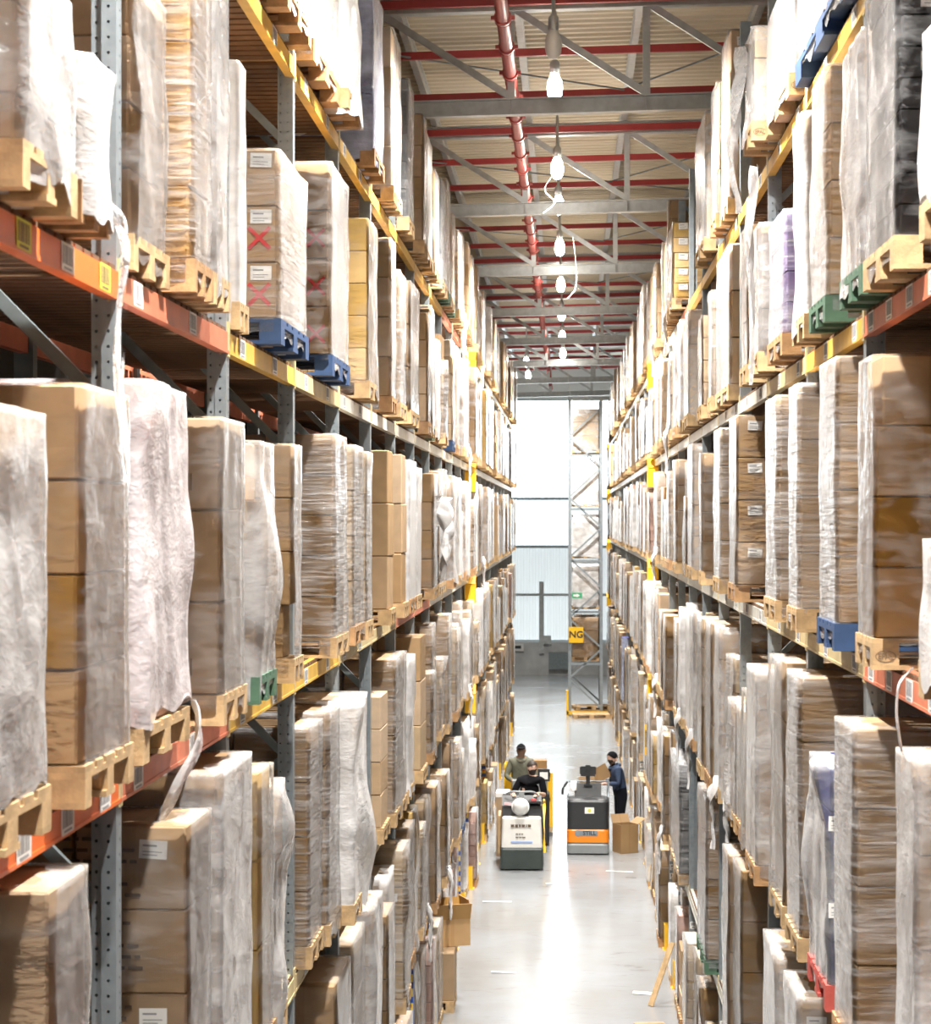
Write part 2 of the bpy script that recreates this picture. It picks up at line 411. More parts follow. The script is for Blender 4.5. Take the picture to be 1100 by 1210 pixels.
# ------------------------------------------------------------------ sprinkler pipework
sp = thing('sprinkler_pipes', 'red sprinkler main and branch pipes running under the roof', 'pipework', (0, 0, EYE + 5.4))
link('main_pipe', MB().tube([(-.70, YB, 0), (-.70, YE - 1, 0)], .075, 14).mesh('main_pipe', 'pipe_red'), sp)
cpl = MB().tube([(0, -.06, 0), (0, .06, 0)], .095, 14).box((-.13, -.03, -.02), (.13, .03, .02)).mesh('coupling', 'pipe_red')
for k in range(30): link('coupling', cpl, sp, (-.70, 12 + k * 1.46 * 1.0, 0))
br = MB()
for a, b in (((-4.2, 0, .83 - SL * 4.2), (4.2, 0, .83 + SL * 4.2)),): br.bar(a, b, .06, .10)
brm = br.mesh('branch_pipe', 'paint_red')
for k in range(26): link('branch_pipe', brm, sp, (0, 17.6 + k * 2.923, 0))

# ------------------------------------------------------------------ hanging lamps
bulb_m = MB().lathe([(.0, -.20), (.05, -.19), (.085, -.13), (.095, -.05), (.085, .04), (.055, .10), (.045, .12)], n=16).mesh('bulb', 'bulb')
sock_m = MB().lathe([(.045, .12), (.06, .13), (.06, .26), (.03, .30), (.0, .30)], n=12).mesh('socket', 'galv_roof')
cord_m = MB().tube([(0, 0, .29), (0, 0, 1.33)], .022, 6).mesh('drop_rod', 'galv_roof')
off_m = MB().lathe([(.0, -.20), (.05, -.19), (.085, -.13), (.095, -.05), (.085, .04), (.055, .10), (.045, .12)], n=16).mesh('dead_bulb', 'paper')
beam_light = bpy.data.lights.new('beam_light', 'SPOT'); beam_light.energy = BEAM; beam_light.color = (1.0, .965, .91)
beam_light.spot_size = math.radians(136); beam_light.spot_blend = 1.0; beam_light.shadow_soft_size = .12
LAMPS = [(-.16, d, 5.3) for d in (-12, -5.5, 1.0, 7.5, 14.0, 20.4, 26.8, 33.0, 36.9, 42.6, 49.4, 56.5, 63.4, 69.9)] + [(-1.38, 73.0, 5.25), (-1.44, 79.8, 5.25)]  # last lamp of the straight row is added to brighten the NG rack loads
for k, (x, d, z) in enumerate(LAMPS):
    vis = [26.8, 33.0, 36.9, 42.6, 49.4, 56.5, 63.4, 69.9]
    if d in vis: lab = 'glowing white lamp hanging over the aisle, %s of the lit row from the near end' % ORD[vis.index(d)]
    elif x < -1: lab = 'glowing lamp left of the lamp row near the end wall, %s' % ('nearer one' if d < 75 else 'farther one')
    else: lab = 'glowing lamp over the near part of the aisle above the frame, %s from camera end' % ORD[k]
    t = thing('hanging_lamp', lab, 'lamp', (x, d, EYE + z), 0, 'lamps hanging over the aisle')
    link('bulb', bulb_m, t); link('socket', sock_m, t); link('drop_rod', cord_m, t)
    link('beam_light', beam_light, t, (0, 0, -.22))
t = thing('hanging_lamp', 'dark unlit lamp hanging in front of the first lit one', 'lamp', (-.16, 24.4, EYE + 5.3), 0, 'lamps hanging over the aisle')
link('bulb', off_m, t); link('socket', sock_m, t); link('drop_rod', cord_m, t)
def loose_cable(pts, label):
    o = link('loose_cable', MB().tube(pts, .007, 6).mesh('loose_cable', 'cable')); tag(o, label, 'cable')
def spline(pts, n=8):
    out = []; P = [Vector(p) for p in pts]; P = [P[0]] + P + [P[-1]]
    for i in range(1, len(P) - 2):
        for k in range(n):
            t = k / n; a, b, c, d = P[i - 1:i + 3]
            out.append(.5 * ((2 * b) + (-a + c) * t + (2 * a - 5 * b + 4 * c - d) * t * t + (-a + 3 * b - 3 * c + d) * t ** 3))
    out.append(P[-2]); return out
loose_cable(spline([(-.2, 33.0, EYE + 5.2), (-.35, 33.0, EYE + 4.95), (-.2, 33.0, EYE + 4.75), (-.36, 33.0, EYE + 4.6)]), 'white cable curl dangling under the second lit lamp')
loose_cable(spline([(.1, 42.8, EYE + 5.5), (.16, 42.8, EYE + 4.9), (.15, 42.8, EYE + 4.5), (.0, 42.8, EYE + 4.3)]), 'thin white cable hanging beside the fourth lit lamp')
loose_cable(spline([(.0, 74, EYE + 5.0), (.02, 74, EYE + 4.5), (.12, 74, EYE + 4.1), (.15, 73.2, EYE + 3.9)]), 'pale cable dropping to the top of the NG rack')

# ------------------------------------------------------------------ pallet racks
BAY = 2.742
RACK = {-1: dict(X=1.75, d0=8.5, ks=range(-3, 23), lev=[-4.82, -2.90, -.97, .985, 2.95]),
         1: dict(X=1.53, d0=11.42, ks=range(-4, 26), lev=[-4.66, -2.66, -.69, 1.07, 2.75])}
BH = .13
POST_H = 10.95
def post_mesh(s):
    mb = MB(); pitch = .06; n = int(POST_H / pitch)
    def plate(y, u0, u1, uc, r, ny):
        # strip in the plane y with one round hole per pitch
        for k in range(n):
            z0, z1 = k * pitch, (k + 1) * pitch; zc = (z0 + z1) / 2
            i = len(mb.v)
            rect = [(u0, z0), ((u0 + u1) / 2, z0), (u1, z0), (u1, zc), (u1, z1), ((u0 + u1) / 2, z1), (u0, z1), (u0, zc)]
            ring = [(uc + r * math.cos(a), zc + r * math.sin(a)) for a in [math.pi * (1.25 + .25 * q) for q in range(8)]]
            P = (lambda u, z: (s * u, y, z)) if ny else (lambda u, z: (s * y, u, z))
            mb.v += [P(u, z) for u, z in rect] + [P(u, z) for u, z in ring]
            for q in range(8):
                mb.f.append((i + q, i + (q + 1) % 8, i + 8 + (q + 1) % 8, i + 8 + q)); mb.m.append(0); mb.sm.append(False)
    plate(-.05, .0, .058, .030, .0065, True)
    plate(-.036, .058, .10, .080, .0065, True)
    plate(.0, -.05, .05, .02, .007, False)          # aisle face
    def strip(pts):
        for (x, y), (x2, y2) in zip(pts, pts[1:]): mb.poly([(s * x, y, 0), (s * x2, y2, 0), (s * x2, y2, n * pitch), (s * x, y, n * pitch)])
    strip([(.058, -.05), (.058, -.036)]); strip([(.0, .05), (.058, .05), (.058, .036), (.10, .036)])
    strip([(.10, -.036), (.10, -.022)]); strip([(.10, .036), (.10, .022)])
    strip([(.045, -.045), (.045, .045)]) ; strip([(.09, -.033), (.09, .033)])
    return mb.mesh('upright', ['galvanised', 'hole'])
def guard_mesh(s):
    mb = MB()
    a, b = sorted((-s * .075, s * .06))
    mb.box((a, -.09, .0), (b, -.08, .38)); mb.box((a, .08, .0), (b, .09, .38))
    a, b = sorted((-s * .075, -s * .065)); mb.box((a, -.08, .0), (b, .08, .38))
    a, b = sorted((-s * .10, s * .06)); mb.box((a, -.11, 0), (b, .11, .008))
    return mb.mesh('upright_guard', 'paint_yellow')
def beam_mesh(s, mat):
    u = [(0, 0), (.055, 0), (.055, BH), (.02, BH), (.02, BH - .025), (0, BH - .025)]
    prof = [(s * a, b) for a, b in u]
    mb = MB().prism(prof, .004, BAY - .004, 'y')
    a, b = sorted((-s * .004, s * .03)); mb.box((a, .004, -.004), (b, BAY - .004, .012))
    return mb.mesh('beam', mat)
def connector_mesh(s):
    a, b = sorted((-s * .003, s * .05)); return MB().box((a, -.035, -.02), (b, -.006, BH + .03)).box((a, .006, -.02), (b, .035, BH + .03)).mesh('beam_connector', 'beam_sand')
def label_mesh(w, h, base, barm):
    """small shelf label with a bar code, in the YZ plane facing the aisle"""
    mb = MB().box((-.001, -w / 2, -h / 2), (.001, w / 2, h / 2), 0)
    r = random.Random(3); y = -w * .42
    while y < w * .4:
        ww = r.choice((.03, .05, .08)) * w
        mb.box((-.002, y, -h * .25), (.002, min(y + ww, w * .42), h * .40), 1); y += ww + r.choice((.03, .06)) * w
    mb.box((-.002, -w * .3, -h * .42), (.002, w * .3, -h * .34), 1)
    return mb.mesh('barcode_label', [base, barm])
LAB = {'w': label_mesh(.19, .10, 'paper', 'ink_grey'), 'y': label_mesh(.19, .10, 'label_yellow', 'ink_brown')}
def loc_label(base, inner):
    mb = MB().box((-.0015, -.04, -.045), (.0015, .04, .045), 0); mb.box((-.0025, -.022, -.005), (.0025, .022, .032), 1); mb.box((-.0025, -.012, -.034), (.0025, .012, -.02), 2)
    return mb.mesh('location_label', [base, inner, 'ink'])
LOCL = loc_label('label_gold', 'ink_red'); LOCR = loc_label('paper', 'ink_grey')
BLUE = MB().box((-.001, -.045, -.75), (.001, .045, .75)).mesh('blue_strip', 'label_blue')
DECK_B = MB().box((-.0, -.055, -.022), (1.0, .055, 0)).mesh('deck_board', 'deck_wood')
def deck_joined():
    mb = MB()
    for k in range(18): mb.box((0, .10 + k * .145, -.022), (1.0, .21 + k * .145, 0))
    return mb.mesh('decking', 'deck_wood')
DECK_J = deck_joined()
def yellow_bracket(s):
    mb = MB()
    a, b = sorted((-s * .13, s * .06))
    mb.box((a, -.16, -.34), (b, -.145, .0)); mb.box((a, .145, -.34), (b, .16, .0))
    c, d = sorted((-s * .13, -s * .115)); mb.box((c, -.145, -.34), (d, .145, 0))
    mb.poly([(a, -.17, .0), (b, -.17, .0), (b, .02, .16), (a, .02, .16)]); mb.poly([(a, .17, .0), (b, .17, .0), (b, .02, .16), (a, .02, .16)])
    return mb.mesh('yellow_end_cover', 'paint_yellow')
def beam_colour(s, li, k):
    """paint of the beam of one bay: the nearest are orange, then yellow, then paler tones that put glare into the yellow"""
    if s < 0:
        tab = {4: ['beam_yellow'] * 9 + ['beam_red', 'beam_red', 'beam_glare'], 3: ['beam_orange', 'beam_red', 'beam_yellow', 'beam_sand', 'beam_glare'],
               2: ['beam_orange', 'beam_red', 'beam_yellow', 'beam_yellow', 'beam_sand', 'beam_sand', 'beam_red', 'beam_red', 'beam_glare'],
               1: ['beam_orange', 'beam_sand', 'beam_sand', 'beam_sand', 'beam_sand'], 0: ['beam_orange', 'beam_sand', 'beam_sand', 'beam_glare', 'beam_sand']}[li]
        i = k + 1
    else:
        tab = {4: ['beam_yellow'] * 5 + ['beam_yellow', 'beam_yellow', 'beam_red', 'beam_glare'], 3: ['beam_red', 'beam_yellow', 'beam_sand', 'beam_glare'],
               2: ['beam_red', 'beam_sand', 'beam_sand', 'beam_glare'], 1: ['beam_orange', 'beam_glare'], 0: ['beam_orange', 'beam_glare']}[li]
        i = k + 1
    return tab[min(max(i, 0), len(tab) - 1)]
RK = {}; UPR = {}
for s in (-1, 1):
    r = RACK[s]; X = s * r['X']; ks = list(r['ks'])
    rk = thing('pallet_rack', ('tall pallet rack with orange and yellow beams along the left side of the aisle' if s < 0 else 'tall pallet rack with yellow and glare-paled beams along the right side of the aisle'), 'rack', (X, r['d0'], 0), 0, 'pallet racks')
    RK[s] = rk
    pm, gm, cm, yb = post_mesh(s), guard_mesh(s), connector_mesh(s), yellow_bracket(s)
    rear = MB().box((-.05, -.045, 0), (.05, .045, POST_H)).mesh('rear_upright', 'galv_dark')
    bm = {m: beam_mesh(s, m) for m in ('beam_orange', 'beam_red', 'beam_yellow', 'beam_sand', 'beam_glare')}
    rb = MB().box((-.025, .05, 0), (.025, BAY - .05, BH)).mesh('rear_beam', 'beam_red')
    dz = .98
    b1 = MB().bar((s * .09, 0, 0), (s * 1.0, 0, dz - .06), .035, .05).mesh('brace', 'galv_dark')
    b2 = MB().bar((s * 1.0, 0, 0), (s * .09, 0, dz - .06), .035, .05).mesh('brace', 'galv_dark')
    nb = 0
    for k in ks:
        y = k * BAY
        up = link('upright', pm, rk, (0, y, 0)); UPR[(s, k)] = up
        link('rear_upright', rear, rk, (s * 1.05, y, 0))
        for j in range(11):
            link('brace', b1 if (j % 2) else b2, rk, (0, y, .12 + j * dz))
        if k >= 3: link('upright_guard', gm, rk, (0, y, 0))
        if k >= 4 and k < 15:
            if s < 0: link('blue_strip', BLUE, up, (s * .045, -.0525, .88), (0, 0, math.pi / 2))
            for j in range(9 if s > 0 else 8):
                link('location_label', LOCR if s > 0 else LOCL, up, (s * .045, -.055, .30 + j * .135 + (.0 if s > 0 else j * .03)), (0, 0, math.pi / 2))
        for li, z in enumerate(r['lev']):
            if k == ks[-1]: break
            b = link('beam', bm[beam_colour(s, li, k)], rk, (-s * .006, y, EYE + z - BH))
            link('rear_beam', rb, rk, (s * 1.05, y, EYE + z - BH))
            if k < 12: link('beam_connector', cm, rk, (-s * .006, y, EYE + z - BH))
            if nb < 280 and k >= -1 and k <= (3 if li >= 3 else -2):
                for j in range(18): link('deck_board', DECK_B, rk, (0 if s > 0 else -1.0, y + .155 + j * .145, EYE + z - .003)); nb += 1
            else:
                o = link('decking', DECK_J, rk, (0 if s > 0 else -1.0, y, EYE + z - .003)); o['kind'] = 'stuff'
            if -2 <= k <= 3:                                     # shelf labels
                for j in range(2 + (k < 0) * 2):
                    link('barcode_label', LAB['y' if (s < 0 and li == 3 and j % 2 and k < 0) else 'w'], b, (-s * .003, .35 + j * (.62 if k < 0 else 1.3) + .12 * (k % 3), .055))
        if k == (11 if s < 0 else 10) or (s > 0 and k == 25):
            for z in r['lev'][1:]: link('yellow_end_cover', yb, rk, (0, y, EYE + z - .16))
# sign on the right rack
sg = thing('hanging_sign', 'yellow sign with black letter N on a right rack upright', 'sign', (1.58, 38.5, EYE - 3.85))
link('plate', MB().box((-.24, -.008, -.27), (.24, .008, .27)).mesh('plate', 'paint_yellow'), sg)
link('lettering', textmesh('NF', .40, 'ink'), sg, (0, -.012, 0), FACE_CAM)
link('hanger', MB().box((-.02, .008, -.1), (.12, .12, .1)).mesh('hanger', 'galv_dark'), sg)

# ------------------------------------------------------------------ pallet loads
def bevel_box():
    """unit carton: base at z = 0, rounded edges, flap gap on top"""
    e = .018; mb = MB()
    def ring(o, z): return [(-.5 + o, -.5 + e + 0, z), (-.5 + e + 0, -.5 + o, z), (.5 - e, -.5 + o, z), (.5 - o, -.5 + e, z), (.5 - o, .5 - e, z), (.5 - e, .5 - o, z), (-.5 + e, .5 - o, z), (-.5 + o, .5 - e, z)]
    rs = [ring(e * .8, 0), ring(0, e), ring(0, 1 - e), ring(e * .8, 1)]
    for r in rs: mb.v += r
    for k in range(3):
        for j in range(8):
            mb.f.append((k * 8 + j, k * 8 + (j + 1) % 8, k * 8 + 8 + (j + 1) % 8, k * 8 + 8 + j)); mb.m.append(0); mb.sm.append(False)
    mb.f.append(tuple(reversed(range(8)))); mb.f.append(tuple(range(24, 32))); mb.m += [0, 0]; mb.sm += [False, False]
    return mb
CARTON = {}
def carton_mesh(mat):
    if mat not in CARTON: CARTON[mat] = bevel_box().mesh('carton', mat)
    return CARTON[mat]
PH = .144
PAL = {}
def pallet_meshes(mat):
    if mat in PAL: return PAL[mat]
    fr = MB()                                              # bottom skids and the cross boards under the deck (unit 1.2 x 0.8)
    for y in (-.35, 0, .35): fr.box((-.6, y - .05 if y else -.0725, 0), (.6, y + .05 if y else .0725, .022))
    for x in (-.5275, 0, .5275): fr.box((x - .0725, -.4, .100), (x + .0725, .4, .122))
    a = fr.mesh('pallet', mat)
    blk = MB().box((-.0725, -.05, .022), (.0725, .05, .100)).mesh('block', mat)
    brd = MB().box((-.6, -.0725, .122), (.6, .0725, .144)).mesh('deck_board', mat)
    full = MB(); full.v = list(fr.v); full.f = list(fr.f); full.m = list(fr.m); full.sm = list(fr.sm)
    for x in (-.5275, 0, .5275):
        for y in (-.35, 0, .35): full.box((x - .0725, y - .05, .022), (x + .0725, y + .05, .1))
    for y in (-.3275, -.164, 0, .164, .3275): full.box((-.6, y - .06, .122), (.6, y + .06, .144))
    PAL[mat] = (a, blk, brd, full.mesh('pallet', mat))
    return PAL[mat]

def wrap_mesh(s, D, w, z0, h, mat, seed, cols, rows, amp, hem, drape):
    """film hugging a stack D deep, w wide, from z0 to h; x = 0 is the middle"""
    mb = MB(); r = .035
    hx, hy = D / 2 + .006, w / 2 + .006
    per = []
    nx, ny = max(2, int(cols * D * .5)), max(2, int(cols * w))
    for i in range(nx): per.append((-hx + r + (2 * hx - 2 * r) * i / nx, -hy, 0, -1))
    per.append((hx - r, -hy, 0, -1)); per.append((hx - r * .3, -hy + r * .3, .7, -.7))
    for i in range(ny): per.append((hx, -hy + r + (2 * hy - 2 * r) * i / ny, 1, 0))
    per.append((hx, hy - r, 1, 0)); per.append((hx - r * .3, hy - r * .3, .7, .7))
    for i in range(nx): per.append((hx - r - (2 * hx - 2 * r) * i / nx, hy, 0, 1))
    per.append((-hx + r, hy, 0, 1)); per.append((-hx + r * .3, hy - r * .3, -.7, .7))
    for i in range(ny): per.append((-hx, hy - r - (2 * hy - 2 * r) * i / ny, -1, 0))
    per.append((-hx, -hy + r, -1, 0)); per.append((-hx + r * .3, -hy + r * .3, -.7, -.7))
    n = len(per); so = Vector((seed * 3.71, seed * 1.37, seed * 7.1))
    zs = [z0 + (h - z0) * k / rows for k in range(rows + 1)]
    for k, z in enumerate(zs):
        for j, (x, y, ax, ay) in enumerate(per):
            p = Vector((x * 1.0, y * 1.0, z))
            if amp > 0:
                q = noise.noise(Vector((x * 3, y * 3, z * 4)) + so) * .6 + noise.noise(Vector((x * 8 + z * 2, y * 8 + z * 2, z * 3)) + so) * .3
                if drape > .05: q += .5 * noise.noise(Vector((x * 6 + z * .8, y * 6 + z * .8, z * .7)) - so)
                q2 = max(0, noise.noise(Vector((x * 1.3, y * 1.3, z * 1.7)) - so))
                off = max(.0, amp * (q + .35)) + drape * q2
                if abs(ay) > .5 and drape > .03: off *= .35
            else: off = .0
            zz = z
            if k == 0: zz = z + hem * noise.noise(Vector((x * 5, y * 5, 0)) + so)
            mb.v.append((x + ax * off, y + ay * off, zz))
    for k in range(rows):
        for j in range(n):
            a, b = k * n + j, k * n + (j + 1) % n
            mb.f.append((a, b, b + n, a + n)); mb.m.append(0); mb.sm.append(True)
    # folded over the top edge
    base = rows * n; i = len(mb.v)
    for j, (x, y, ax, ay) in enumerate(per):
        ins = .10 + .06 * noise.noise(Vector((x * 6, y * 6, 3)) + so)
        mb.v.append((x * (1 - ins / max(hx, .2)), y * (1 - ins / max(hy, .2)), h + .004))
    for j in range(n):
        mb.f.append((base + j, base + (j + 1) % n, i + (j + 1) % n, i + j)); mb.m.append(0); mb.sm.append(True)
    return mb.mesh('stretch_wrap', mat)

STY = {  # box paint, film, words
    'tan': ('tan', 'film_clear', 'tan cartons in clear film'), 'tanr': ('tan', 'film_ribbed', 'tan cartons in ribbed film'),
    'ochre': ('ochre', 'film_clear', 'ochre cartons in clear film'), 'brown': ('brown', 'film_clear', 'brown cartons in clear film'),
    'brownr': ('brown', 'film_ribbed', 'brown cartons in ribbed film'), 'pale': ('pale', 'film_clear', 'pale cartons in clear film'),
    'paler': ('pale', 'film_ribbed', 'pale cartons in ribbed film'), 'milky': ('tan', 'film_milky', 'tan cartons under milky film'),
    'pmilky': ('pale', 'film_milky', 'pale cartons under milky film'), 'white': ('pale', 'film_white', 'cartons hidden under white film'),
    'dark': ('charcoal', 'film_ribbed', 'charcoal boxes in silvery film'), 'navy': ('navy', 'film_milky', 'navy blue boxes under loose white film'),
    'violet': ('violet', 'film_ribbed', 'violet boxes in ribbed white film'), 'blue': ('navy', 'film_blue', 'goods in bluish film'),
    'pink': ('pink', 'film_pink', 'cartons under loose pinkish film'), 'bare': ('tan', None, 'bare tan cartons without film'),
    'gold': ('gold', 'film_clear', 'golden cartons in clear film'), 'pinkc': ('pink', 'film_clear', 'pinkish cartons in clear film'),
}
PAPER = MB().box((-.06, -.0015, -.04), (.06, .0015, .04), 0).box((-.045, -.0025, .012), (.015, .0, .020), 1).box((-.045, -.0025, -.012), (.04, .0, -.008), 1).box((-.045, -.0025, -.026), (.02, .0, -.022), 1).mesh('paper_label', ['paper', 'ink_grey'])
def redx_mesh():
    mb = MB()
    for a in (1, -1): mb.obox((0, 0, 0), (.17, .003, .022), Matrix.Rotation(a * .78, 3, 'Y'))
    return mb.mesh('red_cross', 'ink_red')
REDX = redx_mesh()
def print_mesh(seed, lines=6, w=.34):
    mb = MB(); r = random.Random(seed)
    for k in range(lines):
        x = -w / 2 + r.choice((0, 0, .03)); z = -.048 * k
        end = -w / 2 + w * r.uniform(.5, 1)
        while x < end:
            ww = r.uniform(.012, .07); mb.box((x, -.001, z), (x + ww, .001, z + .015)); x += ww + .014
    return mb.mesh('print', 'ink_print')
PRINTS = [print_mesh(k) for k in range(4)]
def bars_mesh():
    mb = MB(); r = random.Random(5); x = -.09
    while x < .09:
        ww = r.choice((.004, .008, .012)); mb.box((x, -.001, -.04), (x + ww, .001, .04)); x += ww + r.choice((.005, .01))
    return mb.mesh('barcode', 'ink_brown')
BARC = bars_mesh()
EPAL_T = textmesh('EPAL', .038, 'ink_brown', .001)
def oval():
    mb = MB(); n = 24
    for k in range(n):
        a, b = 2 * math.pi * k / n, 2 * math.pi * (k + 1) / n
        mb.poly([(.056 * math.cos(a), 0, .028 * math.sin(a)), (.056 * math.cos(b), 0, .028 * math.sin(b)), (.051 * math.cos(b), 0, .023 * math.sin(b)), (.051 * math.cos(a), 0, .023 * math.sin(a))])
    return mb.mesh('oval_stamp', 'ink_brown')
OVAL = oval()

def ribbon(pts, w, mat, seed, n=10):
    """a hanging strip of torn film"""
    P = spline(pts, n); mb = MB(); so = Vector((seed * 2.3, seed, 0)); m = 5
    for k, p in enumerate(P):
        t = k / (len(P) - 1)
        ww = w[0] + (w[1] - w[0]) * t if isinstance(w, tuple) else w
        ww *= 1 + .35 * noise.noise(Vector((t * 4, 0, 0)) + so)
        a = 1.1 * noise.noise(Vector((t * 3, 5, 0)) + so)
        for j in range(m):
            q = (j / (m - 1) - .5) * ww
            mb.v.append((p.x + q * math.sin(a) * .6 + .25 * ww * math.sin(j * 2.1 + t * 9), p.y + q * math.cos(a), p.z + .2 * ww * noise.noise(Vector((t * 8, j, 1)) + so)))
    for k in range(len(P) - 1):
        for j in range(m - 1):
            a = k * m + j
            mb.f.append((a, a + 1, a + m + 1, a + m)); mb.m.append(0); mb.sm.append(True)
    return mb.mesh('film_tail', mat)

NLOAD = 0
def make_load(s, base, d0, d1, Xf, h, style, n, label, group, lod, rng, opt=None):
    """one wrapped pallet: pallet, cartons, film, papers"""
    global NLOAD
    NLOAD += 1; seed = NLOAD
    opt = opt or {}
    box, fm, words = STY[style]
    D = opt.get('D', 1.0); w = d1 - d0
    root = thing('pallet_load', label, 'pallet load', (s * (Xf + D / 2), (d0 + d1) / 2, base), 0, group)
    pm = opt.get('pal', rng.choices(['wood', 'wood_brown', 'wood_blue', 'wood_green'], [8, 4, .35, .3])[0])
    a, blk, brd, full = pallet_meshes(pm)
    sx, sy = (D + .02) / 1.2, (w + .0) / .8
    if lod == 0 and d0 < 17:
        p = link('pallet', a, root, (0, 0, 0), (0, 0, 0), (sx, sy, 1))
        for x in (-.5275, 0, .5275):
            for y in (-.35, 0, .35): link('block', blk, p, (x, y, 0))
        for y in (-.3275, -.164, 0, .164, .3275): link('deck_board', brd, p, (0, y, 0), (0, 0, 0), (1, 1 if abs(y) != .164 else .7, 1))
        if opt.get('epal'):
            ex = -s * (.5275)
            link('oval_stamp', OVAL, p, (ex, -.402, .062)); link('lettering', EPAL_T, p, (ex, -.402, .061), FACE_CAM)
    else:
        link('pallet', full, root, (0, 0, 0), (0, 0, 0), (sx, sy, 1))
    if h < PH + .15: return root
    H = h - PH - .004
    z = PH + .002; hl = H / n
    wtop = 0
    for k in range(n):
        nx = 2 if lod == 0 else 1
        ny = opt.get('ny', 1)
        inset = opt.get('inset', {}).get(k, 0)
        ww, dd = w - .03 - 2 * inset, D - .03 - inset
        for i in range(nx):
            for j in range(ny):
                cw, cd = ww / ny, dd / nx
                x = -dd / 2 + cd * (i + .5) + s * inset / 2 + rng.uniform(-.006, .006); y = -ww / 2 + cw * (j + .5) + rng.uniform(-.006, .006)
                m = box
                if opt.get('mix') and rng.random() < .4: m = rng.choice(opt['mix'])
                link('carton', carton_mesh(m), root, (x, y, z), (0, 0, rng.uniform(-.012, .012)), (cd - .006, cw - .006, hl - .004))
        yf = -ww / 2 - .009; xa = -s * (dd / 2)           # camera-facing side, aisle edge
        if opt.get('paper') and (k in opt['paper'] if isinstance(opt['paper'], (list, tuple)) else True):
            link('paper_label', PAPER, root, (xa + s * opt.get('pu', .12), yf, z + hl * opt.get('pz', .72)), (0, rng.uniform(-.06, .06), 0))
        if opt.get('redx') and k < n - 1: link('red_cross', REDX, root, (xa + s * opt.get('xu', .30), yf, z + hl * .42))
        if opt.get('print'): link('print', PRINTS[(k + seed) % 4], root, (xa + s * opt.get('ru', .28), yf, z + hl * .82))
        if opt.get('bars') and k % 2 == 0: link('barcode', BARC, root, (xa + s * opt.get('bu', .26), yf, z + hl * .30))
        z += hl
    if fm:
        dr0 = opt.get('drape', .02)
        if lod == 0:
            cols, rows = (30, max(12, int(34 * h))) if d0 < 12 else ((20, max(8, int(20 * h))) if d0 < 20 else (12, max(6, int(10 * h))))
            amp = .011 if dr0 < .05 else .02
        else: cols, rows, amp = 5, 5, .02
        dr = opt.get('drape', .02)
        link('stretch_wrap', wrap_mesh(s, D - .02, w - .02, .05 if not opt.get('skirt') else opt['skirt'], h, opt.get('film', fm), seed, cols, rows, amp, .07, dr), root)
    for t in opt.get('tails', []):
        pts, wd, fmn = t
        link('film_tail', ribbon([(s * (q[0] - D / 2), q[1], q[2]) for q in pts], wd, fmn, seed), root)
    return root

def fit(s, pc, pf, bays, kb=None):
    """distance along the aisle of a load whose near and far front edges are seen at pc and pf; how far it stands out is free within the rack"""
    Xr = RACK[s]['X']
    best = None
    if kb is not None: bays = [(RACK[s]['d0'] + kb * BAY + .065, RACK[s]['d0'] + (kb + 1) * BAY - .065)]
    for q in range(0, 25):
        Xf = Xr - .13 + (.01 * ((q + 1) // 2)) * (1 if q % 2 else -1)
        a, b = abs(Xf / tanphi(pc)), abs(Xf / tanphi(pf))
        for b0, b1 in bays:
            over = max(0, b0 - a) + max(0, b - b1)
            if min(b, b1) - max(a, b0) < .2: continue
            sc = over + abs(Xf - Xr + .13) * .15
            if best is None or sc < best[0]: best = (sc, Xf, max(a, b0), min(b, b1))
    return best[1:] if best else None
def bays_of(s):
    r = RACK[s]
    return [(r['d0'] + k * BAY + .065, r['d0'] + (k + 1) * BAY - .065) for k in list(r['ks'])[:-1]]

LV = ['floor level', 'first beam level', 'second beam level', 'third beam level', 'fourth beam level', 'top beam level']
HERO = {}
T = lambda *p: list(p)
HERO[(-1, 4)] = [
    (23, 88, -60, 'milky', 4, 'near tan cartons under milky film on orange beam, upper left corner', dict(paper=[1], pu=.10, drape=.06, pal='wood')),
    (93, 112, 60, 'white', 3, 'narrow crumpled white film bundle squeezed beside the first left upright', dict(k=-1, drape=.12, skirt=.02, tails=[(T((.0, .1, .15), (-.06, .25, .0), (-.02, .3, -.35), (-.05, .32, -.85)), .07, 'film_clear')])),
    (155, 198, -40, 'tan', 4, 'tall carton stack in torn clear film right of the first left upright', dict(k=0, drape=.05)),
    (228, 250, -40, 'ochre', 4, 'ochre carton column with ribbed film before the second left upright', dict(k=0, film='film_ribbed')),
    (252, 263, -30, 'milky', 5, None, dict(k=0, drape=.02)),
    (281, 292, 70, 'white', 3, 'slim white wrapped stack just behind the second left upright', dict(k=1, drape=.03)),
    (330, 363, 175, 'tan', 3, 'pale cartons with red crosses and white papers, larger of two such stacks', dict(film='film_ribbed', redx=True, paper=True, pu=.09, xu=.10, pz=.8)),
    (391, 412, 190, 'tan', 4, 'carton stack with red crosses, second one behind the larger crossed stack', dict(redx=True, pal='wood_blue', xu=.09)),
    (435, 446, 257, 'gold', 5, 'leaning golden cartons with open flaps between upper yellow beams', dict(drape=.04, ny=2)),
    (462, 468, 280, 'brown', 4, None, {}), (472, 480, 318, 'tanr', 4, None, {}), (485, 495, 331, 'tan', 3, None, {}),
    (505, 509, 369, 'tan', 4, None, {}),
]
